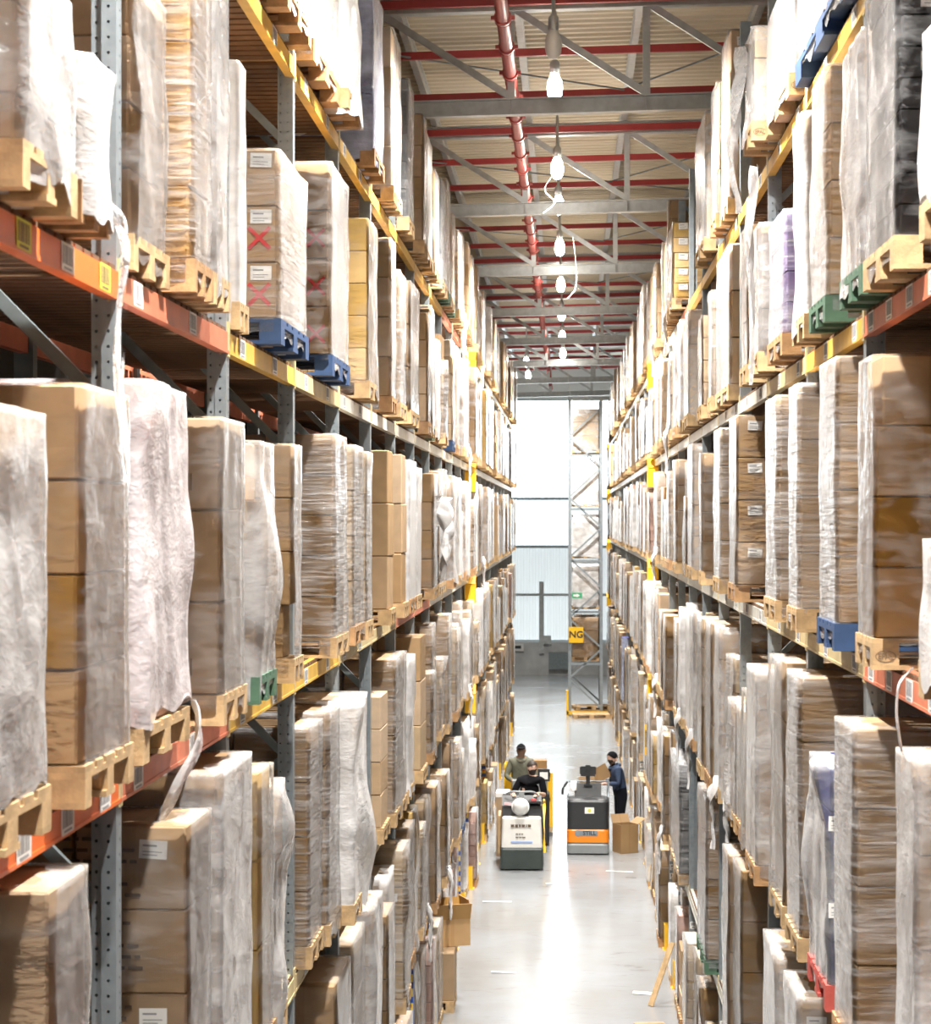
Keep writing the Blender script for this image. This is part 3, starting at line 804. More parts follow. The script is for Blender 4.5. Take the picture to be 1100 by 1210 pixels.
HERO[(-1, 5)] = [
    (338, 366, -200, 'milky', 4, 'large film wrapped load high on the yellow top beam, nearest on the left', dict(pal='wood_brown')),
    (369, 400, -150, 'tanr', 4, None, dict(pal='wood_brown')),
    (401, 424, -120, 'white', 3, 'white film bundle sagging over its pallet on the left yellow top beam', dict(drape=.14, skirt=-.02)),
    (441, 453, -20, 'blue', 3, 'tall goods in bluish film on the left top beam', dict(drape=.03)),
    (464, 468, 31, 'pale', 4, 'pale carton column rising beside the bluish load', dict(film='film_clear')), (468, 474, 42, 'tan', 4, None, {}),
    (482, 489, 92, 'dark', 5, 'grey boxes in shiny film on the left top beam', {}), (500, 504, 134, 'tan', 4, None, {}),
    (504, 511, 156, 'white', 4, None, {}), (513, 519, 198, 'tan', 4, None, {}), (521, 528, 209, 'dark', 4, 'dark shiny load beside pale ones far along the left top beam', {}),
]
HERO[(-1, 3)] = [
    (-42, 57, 470, 'milky', 3, 'big milky wrapped stack at the left frame edge on the orange beam', dict(drape=.05, pal='wood', skirt=.14, D=1.0)),
    (97, 155, 452, 'ochre', 4, 'ochre carton stack with pale papers on the near left orange beam', dict(film='film_clear', ny=1, pal='wood', drape=.015, skirt=.10, D=1.02)),
    (166, 222, 447, 'pink', 3, 'tall load draped in loose pinkish white film behind the ochre stack', dict(drape=.07, pal='wood', skirt=.16)),
    (262, 290, 492, 'tan', 3, 'three large printed tan cartons standing clear above orange beam', dict(bars=True, bu=.22, drape=.012, pal='wood')),
    (304, 325, 520, 'milky', 4, 'slumped cartons under loose torn film beside the printed tan cartons', dict(drape=.09, pal='wood_green', inset={3: .08, 2: .04})),
    (346, 357, 524, 'tan', 4, 'tan cartons with bubbly corner film on the left yellow beam', dict(inset={0: .05})),
    (396, 411, 512, 'tanr', 5, None, dict(film='film_ribbed')), (418, 430, 525, 'paler', 4, None, {}), (432, 440, 533, 'paler', 4, None, {}),
    (461, 467, 531, 'bare', 3, 'tall bare tan cartons strapped with a band of film', {}), (477, 482, 536, 'bare', 3, 'second bare tan carton column behind the strapped one', {}),
    (484, 492, 543, 'white', 4, None, {}), (493, 498, 552, 'white', 4, None, {}), (512, 517, 559, 'tan', 4, 'tan cartons with a loose hanging sheet of white film', dict(tails=[(T((-.02, .3, 1.25), (-.12, .35, .9), (-.10, .3, .5), (-.05, .3, .2)), (.5, .12), 'film_white')])),
    (518, 523, 556, 'tan', 4, None, {}),
]
HERO[(-1, 2)] = [
    (62, 108, 1002, 'brown', 3, 'shaded brown cartons behind the nearest upright under the orange beam', dict(k=-1, print=True, ru=.5, drape=.03)),
    (223, 251, 976, 'brown', 4, 'brown cartons printed with text lines under the orange beam', dict(print=True, paper=[3, 1], pu=.14, ru=.36, drape=.012, tails=[(T((.25, -.1, 1.42), (.15, -.1, 1.6), (.02, .0, 1.9), (.03, .0, 2.1)), (.12, .06), 'film_white')])),
    (262, 299, 914, 'brown', 3, 'tall brown wrapped stack with white film knotted on top', dict(film='film_milky', drape=.01, tails=[(T((.3, -.3, 1.75), (.2, -.35, 1.88), (.25, -.3, 1.55), (.28, -.32, 1.40)), (.26, .2), 'film_white')])),
    (308, 324, 913, 'gold', 3, None, dict(drape=.03)),
    (324, 338, 930, 'milky', 3, 'collapsed load under loose hanging white film beside an upright', dict(drape=.22, skirt=-.05)),
    (366, 381, 860, 'brownr', 4, 'brown cartons in shiny ribbed film right of a perforated upright', {}),
    (385, 402, 842, 'brownr', 4, None, dict(drape=.03)), (408, 433, 830, 'white', 3, 'load shrouded in a hanging sheet of white film', dict(drape=.12)),
    (452, 460, 823, 'bare', 4, 'bare pinkish tan cartons with white lids between two uprights', {}),
    (467, 480, 779, 'tanr', 4, None, {}),
]
HERO[(-1, 1)] = [
    (398, 416, 1165, 'tan', 3, 'broad tan carton low on the left, its lid in full light', dict(drape=.01)),
    (417, 432, 1118, 'paler', 3, None, {}), (440, 452, 1075, 'milky', 3, None, dict(drape=.08)),
]
HERO[(1, 4)] = [
    (1150, 1089, -40, 'white', 3, 'white shrouded load at the right frame edge above the red beam', dict(drape=.05, skirt=.12, pal='wood')),
    (1059, 1022, -60, 'dark', 9, 'charcoal boxes in silvery film with white papers, near right', dict(paper=[1, 3, 5, 7, 8], pu=.15, pz=.5, film='film_clear', drape=.02, ny=1)),
    (1020, 994, 30, 'tan', 4, 'tan load with a torn flap of film beside the charcoal boxes', dict(film='film_milky', drape=.06, pal='wood_green')),
    (977, 958, 75, 'tan', 4, 'tan carton column with crumpled bright film above the right yellow beam', dict(film='film_ribbed', drape=.03, pal='wood_green')),
    (952, 938, 130, 'white', 4, None, dict(drape=.05)),
    (926, 908, 246, 'violet', 4, 'white ribbed load showing a violet side on the right rack', dict(pal='wood_brown')),
    (897, 886, 262, 'tan', 6, 'tan layered boards behind a long hanging film tail', dict(film='film_milky', tails=[(T((-.03, -.3, 1.5), (-.06, -.32, 1.0), (-.04, -.3, .5), (-.05, -.32, -.1)), (.16, .06), 'film_milky')])),
    (883, 875, 264, 'tan', 3, None, {}), (862, 846, 287, 'tan', 3, None, {}),
]
HERO[(1, 5)] = [
    (1010, 942, -160, 'tanr', 3, 'load on a blue pallet at the upper right corner', dict(pal='wood_blue')),
    (934, 906, -40, 'milky', 4, 'tall cartons in bright film on stamped pallets, right top beam', dict(pal='wood', epal=True)),
    (900, 880, 30, 'pmilky', 3, 'high load with trailing white film over the right yellow beam', dict(epal=True, drape=.1, tails=[(T((-.03, .2, .8), (-.08, .2, .3), (-.1, .2, -.1), (-.05, .2, -.45)), (.26, .10), 'film_milky')])),
    (861, 852, 34, 'tan', 4, 'tan cartons in glossy film with a paper near the roof', dict(paper=[3], pal='wood')),
    (848, 840, 96, 'pale', 3, None, dict(epal=True)), (833, 822, 130, 'pmilky', 3, None, {}),
    (795, 788, 262, 'gold', 5, 'golden cartons far along the right top beam', dict(paper=True)),
]
HERO[(1, 3)] = [
    (1150, 1088, 640, 'white', 3, 'low milky bundle at the right frame edge on the red beam', dict(drape=.06, D=.9)),
    (1033, 1013, 418, 'ochre', 4, 'big ochre cartons stacked four high on a stamped pallet, near right', dict(pal='wood', epal=True, drape=.008, film='film_clear', inset={3: .02})),
    (988, 967, 420, 'tan', 4, 'tan cartons in shiny ribbed film on a blue pallet beside the big ochre stack', dict(film='film_ribbed', pal='wood_blue', drape=.02)),
    (943, 931, 452, 'tanr', 4, None, dict(drape=.03)), (918, 904, 466, 'tan', 5, 'tan cartons with silvery ribbed front behind an upright', dict(film='film_ribbed')),
    (870, 861, 487, 'tan', 4, 'tan cartons each with a white paper label', dict(paper=True, pu=.14, pz=.75)),
    (851, 843, 505, 'tanr', 4, None, {}), (829, 826, 535, 'tan', 4, None, {}), (818, 812, 515, 'milky', 4, None, {}),
]
HERO[(1, 2)] = [
    (1082, 1057, 899, 'tan', 4, 'tan stack with diagonal white film bands low at the right edge', dict(film='film_milky', drape=.01, tails=[(T((.1, .2, 1.50), (.0, .1, 1.7), (-.03, .0, 1.95), (.02, -.1, 2.05)), (.03, .02), 'film_white')])),
    (1008, 985, 862, 'brownr', 4, 'brown stack in striped film left of the lower right upright', dict(drape=.01)),
    (978, 956, 908, 'navy', 5, 'navy boxes under a loose white film hood', dict(drape=.10, pal='wood_red', paper=[1, 3], pu=.05)),
    (945, 929, 800, 'brownr', 4, None, dict(drape=.03)), (926, 910, 782, 'tan', 4, None, dict(drape=.04)),
    (893, 882, 792, 'tan', 5, 'tan cartons with a smooth white front, right lower rack', dict(film='film_milky')),
]
HERO[(1, 1)] = [
    (942, 926, 1170, 'tan', 3, 'tan carton stack with sunlit lid low on the right', dict(film='film_milky', paper=[2], pu=.1)),
    (918, 901, 1132, 'milky', 3, None, {}), (875, 866, 1030, 'brown', 4, 'glossy brown cartons with bright left edge low on the right', {}),
    (864, 853, 980, 'tan', 4, None, dict(paper=[3, 2])), (834, 824, 940, 'brownr', 4, None, {}), (803, 793, 905, 'dark', 5, 'dark patterned boxes with white lids beside the yellow sign', {}),
]

ALL = []          # every load of the place: side, level, base, d0, d1, Xf, h, style, n, label, opt
for s in (-1, 1):
    r = RACK[s]; bays = bays_of(s)
    for lv in range(6):
        base = 0.0 if lv == 0 else EYE + r['lev'][lv - 1]
        clear = (EYE + r['lev'][lv] - BH - base - .07) if lv < 5 else 1.85
        taken = []
        for (pc, pf, yt, st, n, lab, opt) in HERO.get((s, lv), []):
            f = fit(s, pc, pf, bays, opt.get('k'))
            if not f: continue
            Xf, a, b = f
            for (ta, tb) in taken:                       # stand behind the one before
                if a < tb + .02 and b > ta: a = tb + .02
            if b - a < .3: b = a + .45
            h = min(EYE + z_at(yt, s * Xf, a) - base, clear)
            taken.append((a, b)); ALL.append([s, lv, base, a, b, Xf, max(h, .5), st, n, lab, opt])
        lim = max([b for a, b in taken], default=0)
        for b0, b1 in bays:
            start = max(b0, lim + .03 if lim > b0 else b0)
            if b1 < (19 if lv == 0 else (4.5 if s < 0 else 5)): continue
            if taken and b1 < min(a for a, b in taken) + .5: pass
            free = [(start, b1)] if start < b1 - .4 else []
            if taken and b0 < lim:                       # gaps between hand-placed loads of the same bay stay open
                free = [(start, b1)] if (b1 - start) > .6 and lim > b0 and lim < b1 else ([] if lim >= b1 else free)
            for a, b in free:
                m = max(1, round((b - a) / .9)); wd = (b - a) / m
                for j in range(m):
                    if R.random() < .04 or (s < 0 and lv == 0 and 27.9 < a + j * wd < 30.2): continue
                    w = min(wd - R.uniform(.02, .10), R.choice((.78, .8, .82, .84)))
                    y0 = a + j * wd + (wd - w) * R.uniform(.2, .8)
                    hh = clear * R.choice((.62, .74, .8, .86, .9, .93)) if lv < 5 else R.uniform(1.15, 1.75)
                    st = R.choices(['tan', 'tanr', 'pale', 'paler', 'milky', 'pmilky', 'white', 'brown', 'brownr', 'bare', 'gold', 'dark', 'blue', 'pinkc'],
                                   [7, 6, 4, 6, 5, 4, 6, 3 + 2 * (lv < 3), 2 + 3 * (lv < 3), 2, 1, .7, .5, 1.5])[0]
                    opt = dict(drape=R.choice((.01, .02, .04, .08)))
                    if R.random() < .25: opt['paper'] = [R.randrange(4)]
                    if R.random() < .3: opt['ny'] = 2
                    if R.random() < .35: opt['mix'] = ['tan', 'pale', 'brown']
                    if R.random() < .10: opt['tails'] = [(T((.0, -.2, .25), (-.06, -.2, .05), (-.04, -.15, -.2), (-.05, -.2, -.45)), (.16, .06), 'film_white')] if lv else []
                    ALL.append([s, lv, base, y0, y0 + w, r['X'] - (R.uniform(.04, .17) if lv else R.uniform(-.05, .15)), hh, st, R.choice((3, 4, 4, 5, 6)), None, opt])
def shown(q):
    s, lv, base, a, b, Xf, h = q[:7]
    return (b - a) * h * Xf / (a * a * a)
HN = [q for q in ALL if q[9] or q[3] < 14]
ALL.sort(key=lambda q: -shown(q) - (1 if q[9] else 0))
NEAR, FAR = ALL[:300], ALL[300:]
cnt = {}
NEAR.sort(key=lambda q: (q[0], q[1], q[3]))
for q in NEAR:
    s, lv, base, a, b, Xf, h, st, n, lab, opt = q
    key = (s, lv); cnt[key] = cnt.get(key, 0) + 1
    side = 'left' if s < 0 else 'right'
    if not lab:
        lab = '%s, %s rack %s, %s load from near end' % (STY[st][2], side, LV[lv], ORD[cnt[key] - 1])
    make_load(s, base, a, b, Xf, h, st, n, lab, 'wrapped pallet loads on the racks', 0 if a < 26 else 1, R, opt)

# loads too far away to count: one object
def far_loads():
    mats = ['tan', 'pale', 'brown', 'gold', 'charcoal', 'navy', 'white_board', 'pink', 'wood', 'film_clear', 'film_ribbed', 'film_milky', 'film_white', 'film_blue', 'film_pink', 'ochre', 'violet']
    ix = {m: i for i, m in enumerate(mats)}; mb = MB()
    for s, lv, base, a, b, Xf, h, st, n, lab, opt in FAR:
        box, fm, _ = STY[st]; D = 1.05
        x0, x1 = sorted((s * Xf, s * (Xf + D)))
        for y0, y1 in ((a, a + .1), ((a + b) / 2 - .07, (a + b) / 2 + .07), (b - .1, b)): mb.box((x0, y0, base), (x1, y1, base + .1), ix['wood'])
        mb.box((x0, a, base + .1), (x1, b, base + .144), ix['wood'])
        hl = (h - .15) / n
        for k in range(n):
            e = R.uniform(.004, .03); x0, x1 = sorted((s * (Xf + e), s * (Xf + D)))
            mb.box((x0, a + e, base + .148 + k * hl), (x1, b - e, base + .144 + (k + 1) * hl), ix[box])
        if fm:
            i = len(mb.v); x0, x1 = sorted((s * (Xf - .012), s * (Xf + D)))
            for z in (base + .1, base + h * .5, base + h + .004):
                for x, y in ((x0, a - .005), (x1, a - .005), (x1, b + .005), (x0, b + .005)): mb.v.append((x + R.uniform(-.01, .01), y + R.uniform(-.01, .01), z))
            for k in (0, 1):
                for j in range(4):
                    mb.f.append((i + k * 4 + j, i + k * 4 + (j + 1) % 4, i + k * 4 + 4 + (j + 1) % 4, i + k * 4 + 4 + j)); mb.m.append(ix[fm]); mb.sm.append(False)
    return mb.mesh('distant_loads', mats)
o = link('distant_loads', far_loads())
tag(o, 'distant rows of wrapped pallet loads filling both racks toward the end wall', 'pallet loads', None, 'stuff')

# ------------------------------------------------------------------ the rack with the NG sign, beyond the right rack's aisle
ng = thing('end_rack', 'grey rack frame with NG sign standing before the end wall', 'rack', (0, 72.8, 0))
XN0, XN1, DN = .06, 1.10, 2.7
pm = MB().box((-.05, -.04, 0), (.05, .04, EYE + 4.05)).mesh('upright', 'galvanised')
for x in (XN0, XN1):
    for y in (0, DN): link('upright', pm, ng, (x, y, 0))
zz = .25; flip = False
while zz < EYE + 3.2:
    a, b = (XN0, XN1) if flip else (XN1, XN0)
    m = MB().bar((a, 0, zz), (b, 0, zz + .95), .04, .055).mesh('brace', 'galvanised')
    link('brace', m, ng); link('brace', m, ng, (0, DN, 0)); zz += 1.0; flip = not flip
NGL = [2.2, .42, -1.3, -2.98, -4.7]
for z in NGL:
    for x in (XN0, XN1): link('beam', MB().box((x - .03, 0, EYE + z - .12), (x + .03, DN, EYE + z)).mesh('beam', 'galv_dark'), ng)
    link('cross_rail', MB().box((XN0, -.02, EYE + z - .13), (XN1, .02, EYE + z - .05)).mesh('cross_rail', 'galvanised'), ng)
link('cross_rail', MB().box((XN0, -.02, EYE + 3.95), (XN1 + .4, .02, EYE + 4.05)).mesh('cross_rail', 'galvanised'), ng)
link('yellow_guard', MB().box((XN0 - .12, -.16, 0), (XN0 - .04, -.02, .85)).mesh('yellow_guard', 'paint_yellow'), ng)
link('yellow_rail', MB().box((XN0 - .1, -.16, .05), (XN1 + .2, -.1, .16)).mesh('yellow_rail', 'paint_yellow'), ng)
for j, (z, st) in enumerate(zip(NGL, ('pmilky', 'white', 'white', 'white', 'tan'))):
    for q, y in enumerate((.12, 1.35)):
        box, fm, words = STY[st]
        lab = '%s on the NG rack, %s shelf from the top, %s' % (words, ORD[j], 'front' if q == 0 else 'back')
        make_load(1, EYE + z, 72.8 + y, 72.8 + y + 1.1, XN0 + .07, 1.46 + .05 * (j % 2), st, 3, lab, 'loads on the NG rack', 1, R, dict(D=.9, drape=.02, pal='wood'))
sg = thing('ng_sign', 'yellow sign with black letters NG on the end rack', 'sign', (.27, 72.7, EYE - 3.82))
link('plate', MB().box((-.24, -.01, -.26), (.24, .01, .26)).mesh('plate', 'paint_yellow'), sg)
link('lettering', textmesh('NG', .31, 'ink'), sg, (0, -.014, 0), FACE_CAM)
link('hanger', MB().box((-.22, .01, -.05), (-.12, .06, .05)).mesh('hanger', 'galv_dark'), sg)
sg = thing('exit_sign', 'small green and white escape sign above the NG sign', 'sign', (.30, 72.73, EYE - 2.52))
link('plate', MB().box((-.17, -.01, -.09), (.17, .01, .09), 0).mesh('plate', 'green_sign'), sg)
link('arrow', MB().box((-.12, -.014, -.03), (.0, -.01, .03)).poly([(-.01, -.013, -.06), (.1, -.013, 0), (-.01, -.013, .06)]).mesh('arrow', 'paper'), sg)
link('hanger', MB().box((-.2, .01, -.03), (-.14, .05, .03)).mesh('hanger', 'galv_dark'), sg)
for k, (x, y, z, rz) in enumerate(((.75, 72.0, 0, .06), (.80, 73.5, .0, -.1), (.78, 73.5, .15, .2))):
    p = thing('empty_pallet', ['empty wooden pallet lying in front of the NG rack', 'empty pallet inside the NG rack, lower of two', 'empty pallet inside the NG rack, tilted on another'][k], 'pallet', (x, y, z), rz, 'empty pallets')
    a, blk, brd, full = pallet_meshes('wood'); link('boards', full, p)

# ------------------------------------------------------------------ people
def make_person(label, loc, rotz, arms, cols, pose=None):
    """body grown from a skeleton; arms: per side (elbow, wrist, hand direction) in local metres, facing -Y"""
    pose = pose or {}
    V, E, Rr, G = [], [], [], []
    def v(p, r, g, par=None):
        V.append(Vector(p)); q = 1.22 if g in (0, 1) else 1.1; r = r if isinstance(r, tuple) else (r, r); Rr.append((r[0] * q, r[1] * q)); G.append(g)
        if par is not None: E.append((par, len(V) - 1))
        return len(V) - 1
    lean = pose.get('lean', (0, 0)); lx, ly = lean
    pel = v((0, 0, .96), (.155, .12), 1)
    sp = v((lx * .3, ly * .3, 1.14), (.17, .12), 0, pel)
    chs = v((lx * .7, ly * .7, 1.33), (.20, .13), 0, sp)
    upc = v((lx * .95, ly * .95, 1.43), (.12, .095), 0, chs)
    nk = v((lx * 1.05, ly * 1.08 - .01, 1.50), .058, 2, upc)
    hx, hy = lx * 1.1, ly * 1.2
    fx, fy = pose.get('look', (0, -1))
    hb = v((hx + fx * .015, hy + fy * .02, 1.575), (.072, .08), 2, nk)
    hm = v((hx + fx * .02, hy + fy * .025, 1.65), (.082, .095), 2, hb)
    ht = v((hx + fx * .01, hy + fy * .01, 1.735), (.072, .082), 2, hm)
    v((hx + fx * .125, hy + fy * .125, 1.635), .017, 2, hm)                        # nose
    for s in (-1, 1):
        v((hx - fy * s * .095, hy + fx * s * .095, 1.64), .02, 2, hm)               # ears
        sh = v((lx * .9 + s * .195, ly * .9, 1.415), .068, 0, upc)
        el, wr, hd = arms[0 if s < 0 else 1]
        e = v(el, .05, 0, sh)
        mid = v((Vector(el) + Vector(wr)) / 2, .043, 0 if cols.get('long', True) else 2, e)
        w = v(wr, .03, 2, mid)
        hd = Vector(hd).normalized(); pl = v(Vector(wr) + hd * .07, (.038, .022), 2, w)
        side = hd.cross(Vector((0, 0, 1))); side = side.normalized() if side.length > .1 else Vector((1, 0, 0))
        for k, (o, ln) in enumerate(((-.030, .065), (-.010, .080), (.010, .075), (.028, .06))):
            f1 = v(Vector(wr) + hd * .115 + side * o, .0095, 2, pl)
            v(Vector(wr) + hd * (.115 + ln * .75) + side * o + Vector((0, 0, -.02)), .008, 2, f1)
        th = v(Vector(wr) + hd * .065 - side * s * .045 , .011, 2, pl); v(Vector(wr) + hd * .11 - side * s * .055 + Vector((0, 0, -.012)), .009, 2, th)
        hp = v((s * .095, 0, .90), (.105, .1), 1, pel)
        kn = v(pose.get('knee', {}).get(s, (s * .105, -.03, .50)), .066, 1, hp)
        an = v(pose.get('ankle', {}).get(s, (s * .11, .03, .10)), .046, 1, kn)
        ft = v(Vector(V[an]) + Vector((0, -.04, -.045)), (.045, .04), 3, an); v(Vector(V[ft]) + Vector((0, -.15, -.005)), (.042, .03), 3, ft)
    me = bpy.data.meshes.new('skeleton'); me.from_pydata([tuple(p) for p in V], E, [])
    o = bpy.data.objects.new('skeleton', me); C.objects.link(o)
    md = o.modifiers.new('Skin', 'SKIN'); md.use_smooth_shade = True
    for k, r in enumerate(Rr): me.skin_vertices[0].data[k].radius = r
    me.skin_vertices[0].data[0].use_root = True
    sb = o.modifiers.new('Subdivision', 'SUBSURF'); sb.levels = 2; sb.render_levels = 2
    dg = bpy.context.evaluated_depsgraph_get()
    body = bpy.data.meshes.new_from_object(o.evaluated_get(dg)); bpy.data.objects.remove(o)
    body.name = 'body'; body.materials.clear()
    for m in (cols['top'], cols['legs'], cols['skin'], 'rubber', 'hair'): body.materials.append(MATS[m])
    for p in body.polygons:
        c = p.center; k = min(range(len(V)), key=lambda q: (V[q] - c).length - (.03 if G[q] == 2 and V[q].z < 1.4 else (-.05 if q == 4 else 0)) )
        p.material_index = G[k]; p.use_smooth = True
        if cols.get('beard') and G[k] == 2 and 1.50 < c.z < 1.612 and (c.x - hx) * fx + (c.y - hy) * fy > .045: p.material_index = 4
    root = thing('person', label, 'person', loc, rotz)
    link('body', body, root)
    H = Vector((hx + fx * .02, hy + fy * .02, 1.66)); ang = math.atan2(fy, fx) + math.pi / 2
    def cap(rad, zlo, front, mat, name, push=0):
        mb = MB(); n, m = 18, 7
        for i in range(m + 1):
            for j in range(n):
                a = 2 * math.pi * j / n; cf = -math.sin(a)             # 1 at the face
                lo = zlo + (front - zlo) * max(0, cf) ** 1.5
                el = math.asin(max(-.99, min(.99, lo))) ; el = el + (math.pi / 2 - el) * i / m
                mb.v.append((rad * math.cos(el) * math.cos(a) * .92, rad * 1.1 * math.cos(el) * math.sin(a) + push, rad * 1.12 * math.sin(el)))
        for i in range(m):
            for j in range(n):
                a = i * n + j; b = i * n + (j + 1) % n; mb.f.append((a, b, b + n, a + n)); mb.m.append(0); mb.sm.append(True)
        return link(name, mb.mesh(name, mat), root, H, (0, 0, ang))
    cap(.108, cols.get('hairlow', -.25), .45, cols['hair'], cols.get('hairname', 'hair'))
    if cols.get('visor'):
        link('cap_visor', MB().obox((0, -.14, .045), (.15, .10, .015), Matrix.Rotation(.2, 3, 'X')).mesh('cap_visor', cols['hair']), root, H, (0, 0, ang))
    ey = MB()
    for s in (-1, 1): ey.lathe([(0, -.009), (.011, -.004), (.011, .004), (0, .009)], (s * .033, -.098, .005), 8)
    link('eyes', ey.mesh('eyes', 'ink'), root, H, (0, 0, ang))
    if cols.get('collar'):
        link('hood', MB().tube(spline([(-.12, -.02, 1.47), (-.06, .09, 1.50), (.06, .09, 1.50), (.12, -.02, 1.47), (0, -.10, 1.42), (-.12, -.02, 1.47)]), .035, 8).mesh('hood', cols['top']), root, (lx, ly, 0))
    return root

# ------------------------------------------------------------------ trucks in the aisle
def rbox(w, d, z0, z1, r=.05, taper=0.0, n=5):
    """upright box with rounded corners, taper shrinks the top"""
    mb = MB(); rings = []
    hgt = [(z0, 0), (z1 - r * .6, 0), (z1 - r * .2, r * .25), (z1, r * .8)]
    for z, ins in hgt:
        t = (z - z0) / (z1 - z0); hw, hd = w / 2 - ins - taper * t, d / 2 - ins - taper * t; i = len(mb.v)
        for cx, cy, a0 in ((1, 1, 0), (-1, 1, 90), (-1, -1, 180), (1, -1, 270)):
            for k in range(n):
                a = math.radians(a0 + 90 * k / (n - 1)); mb.v.append((cx * (hw - r) + r * math.cos(a), cy * (hd - r) + r * math.sin(a), z))
        rings.append(i)
    m = 4 * n
    for a, b in zip(rings, rings[1:]):
        for j in range(m): mb.f.append((a + j, a + (j + 1) % m, b + (j + 1) % m, b + j)); mb.m.append(0); mb.sm.append(False)
    mb.f.append(tuple(rings[0] + m - 1 - j for j in range(m))); mb.f.append(tuple(rings[-1] + j for j in range(m))); mb.m += [0, 0]; mb.sm += [False, False]
    return mb
def part(root, name, mb, mat, loc=(0, 0, 0), rot=(0, 0, 0)): return link(name, mb.mesh(name, mat), root, loc, rot)

# white order picker, front towards the camera
ta = thing('order_picker', 'white and dark green order picker truck ridden by a man in black', 'truck', (-.86, 40.95, 0), .02)
part(ta, 'bumper', rbox(.80, .62, .03, .42, .06), 'truck_green_grey', (0, 0, 0))
part(ta, 'wheel', MB().tube([(-.28, 0, .09), (.28, 0, .09)], .09, 14), 'rubber', (0, .05, 0))
bd = part(ta, 'body', rbox(.76, .56, .42, .98, .05, .02), 'truck_white', (0, .02, 0))
link('print', print_mesh(11, 1, .40), bd, (0, -.285, .80), (0, 0, 0), (1, 1, 3.2))
link('print', print_mesh(12, 2, .22), bd, (0, -.285, .66), (0, 0, 0), (1, 1, 1.3))
link('blue_strip', MB().box((-.2, -.003, -.015), (.2, .003, .015)).mesh('blue_strip', 'ink_blue'), bd, (0, -.285, .52))
part(ta, 'console', MB().prism([(-.16, .96), (.18, .96), (.18, 1.30), (.05, 1.34), (-.12, 1.16)], -.37, .37, 'x'), 'truck_dark', (0, .10, 0))
part(ta, 'console_tray', MB().box((.02, -.12, 1.22), (.36, .10, 1.26)), 'truck_dark', (0, .0, 0))
part(ta, 'red_button', MB().lathe([(.05, 0), (.05, .03), (0, .04)], (.22, .0, 1.26), 12), 'ink_red')
part(ta, 'pink_card', MB().obox((-.24, -.06, 1.20), (.18, .03, .04), Matrix.Rotation(.15, 3, 'Y')), 'label_pink' if 'label_pink' in MATS else 'ink_grey')
part(ta, 'steering_column', MB().box((-.05, -.02, 1.1), (.05, .06, 1.42)), 'truck_grey')
part(ta, 'handlebar', MB().tube(spline([(-.30, .06, 1.36), (-.2, .0, 1.42), (0, .0, 1.42), (.2, .0, 1.42), (.30, .06, 1.36)], 4), .02, 8), 'truck_grey')
part(ta, 'platform', MB().box((-.38, .28, .06), (.38, 1.0, .16)), 'truck_dark')
part(ta, 'backrest', MB().box((-.36, 1.0, .16), (.36, 1.1, 1.25)), 'truck_dark')
part(ta, 'side_panel', MB().box((-.44, .15, .25), (-.39, .95, .95)), 'wood')
part(ta, 'yellow_rail', MB().tube([(.42, .3, .25), (.42, .3, 1.1), (.42, .9, 1.15)], .03, 8), 'paint_yellow')
for x in (-.22, .22): part(ta, 'fork', MB().box((x - .08, 1.1, .04), (x + .08, 2.6, .11)), 'truck_dark')
hm = thing('white_helmet', 'white safety helmet resting on the front of the white truck', 'helmet', (-.86 - .02, 40.95 - .13, 1.02))
hm.rotation_euler = (1.2, 0, 0); hm.location.z += .14; hm.location.y -= .02
part(hm, 'shell', MB().lathe([(.145, 0), (.15, .03), (.14, .10), (.11, .17), (.06, .21), (0, .225)], n=20), 'helmet_white')
part(hm, 'brim', MB().lathe([(.15, .012), (.165, .012), (.165, .0), (.0, .0)], n=20), 'helmet_white')
cg = thing('white_carton', 'flat white topped carton beside the rider of the white truck', 'carton', (-1.24, 42.6, 0))
part(cg, 'box', MB().box((-.14, -.25, 0), (.10, .35, 1.18)), 'brown'); part(cg, 'lid', MB().box((-.15, -.26, 1.14), (.11, .36, 1.22)), 'paper')

make_person('man with dark beard in black polo shirt riding the white truck', (-.75, 41.70, .16), 0,
            [((-.29, -.12, 1.14), (-.27, -.50, 1.22), (.1, -1, -.3)), ((.31, -.10, 1.12), (.20, -.50, 1.20), (-.5, -1, -.2))],
            dict(top='cloth_black', legs='cloth_dark', skin='skin', hair='hair', long=False, beard=True), dict(lean=(.06, -.06), look=(.35, -.94)))

# second picker behind with yellow crates
tb = thing('second_order_picker', 'grey order picker behind the white truck, carrying yellow crates', 'truck', (-.86, 44.0, 0))
part(tb, 'body', rbox(.78, .55, .05, 1.05, .06), 'truck_dark', (.10, 0, 0))
part(tb, 'console', MB().box((-.25, -.2, 1.05), (.45, .15, 1.28)), 'truck_grey')
part(tb, 'screen_arm', MB().box((.26, -.2, 1.28), (.50, -.12, 1.52)), 'truck_dark')
part(tb, 'display', MB().box((.30, -.21, 1.32), (.46, -.2, 1.46)), 'paper')
part(tb, 'platform', MB().box((-.35, .28, .06), (.45, 1.0, .16)), 'truck_dark')
part(tb, 'load_deck', MB().box((-.4, 1.05, .10), (.55, 2.3, .20)), 'wood')
part(tb, 'yellow_frame', MB().box((-.45, 1.05, .2), (-.38, 1.12, 1.30)).box((.48, 1.05, .2), (.55, 1.12, 1.30)), 'paint_yellow')
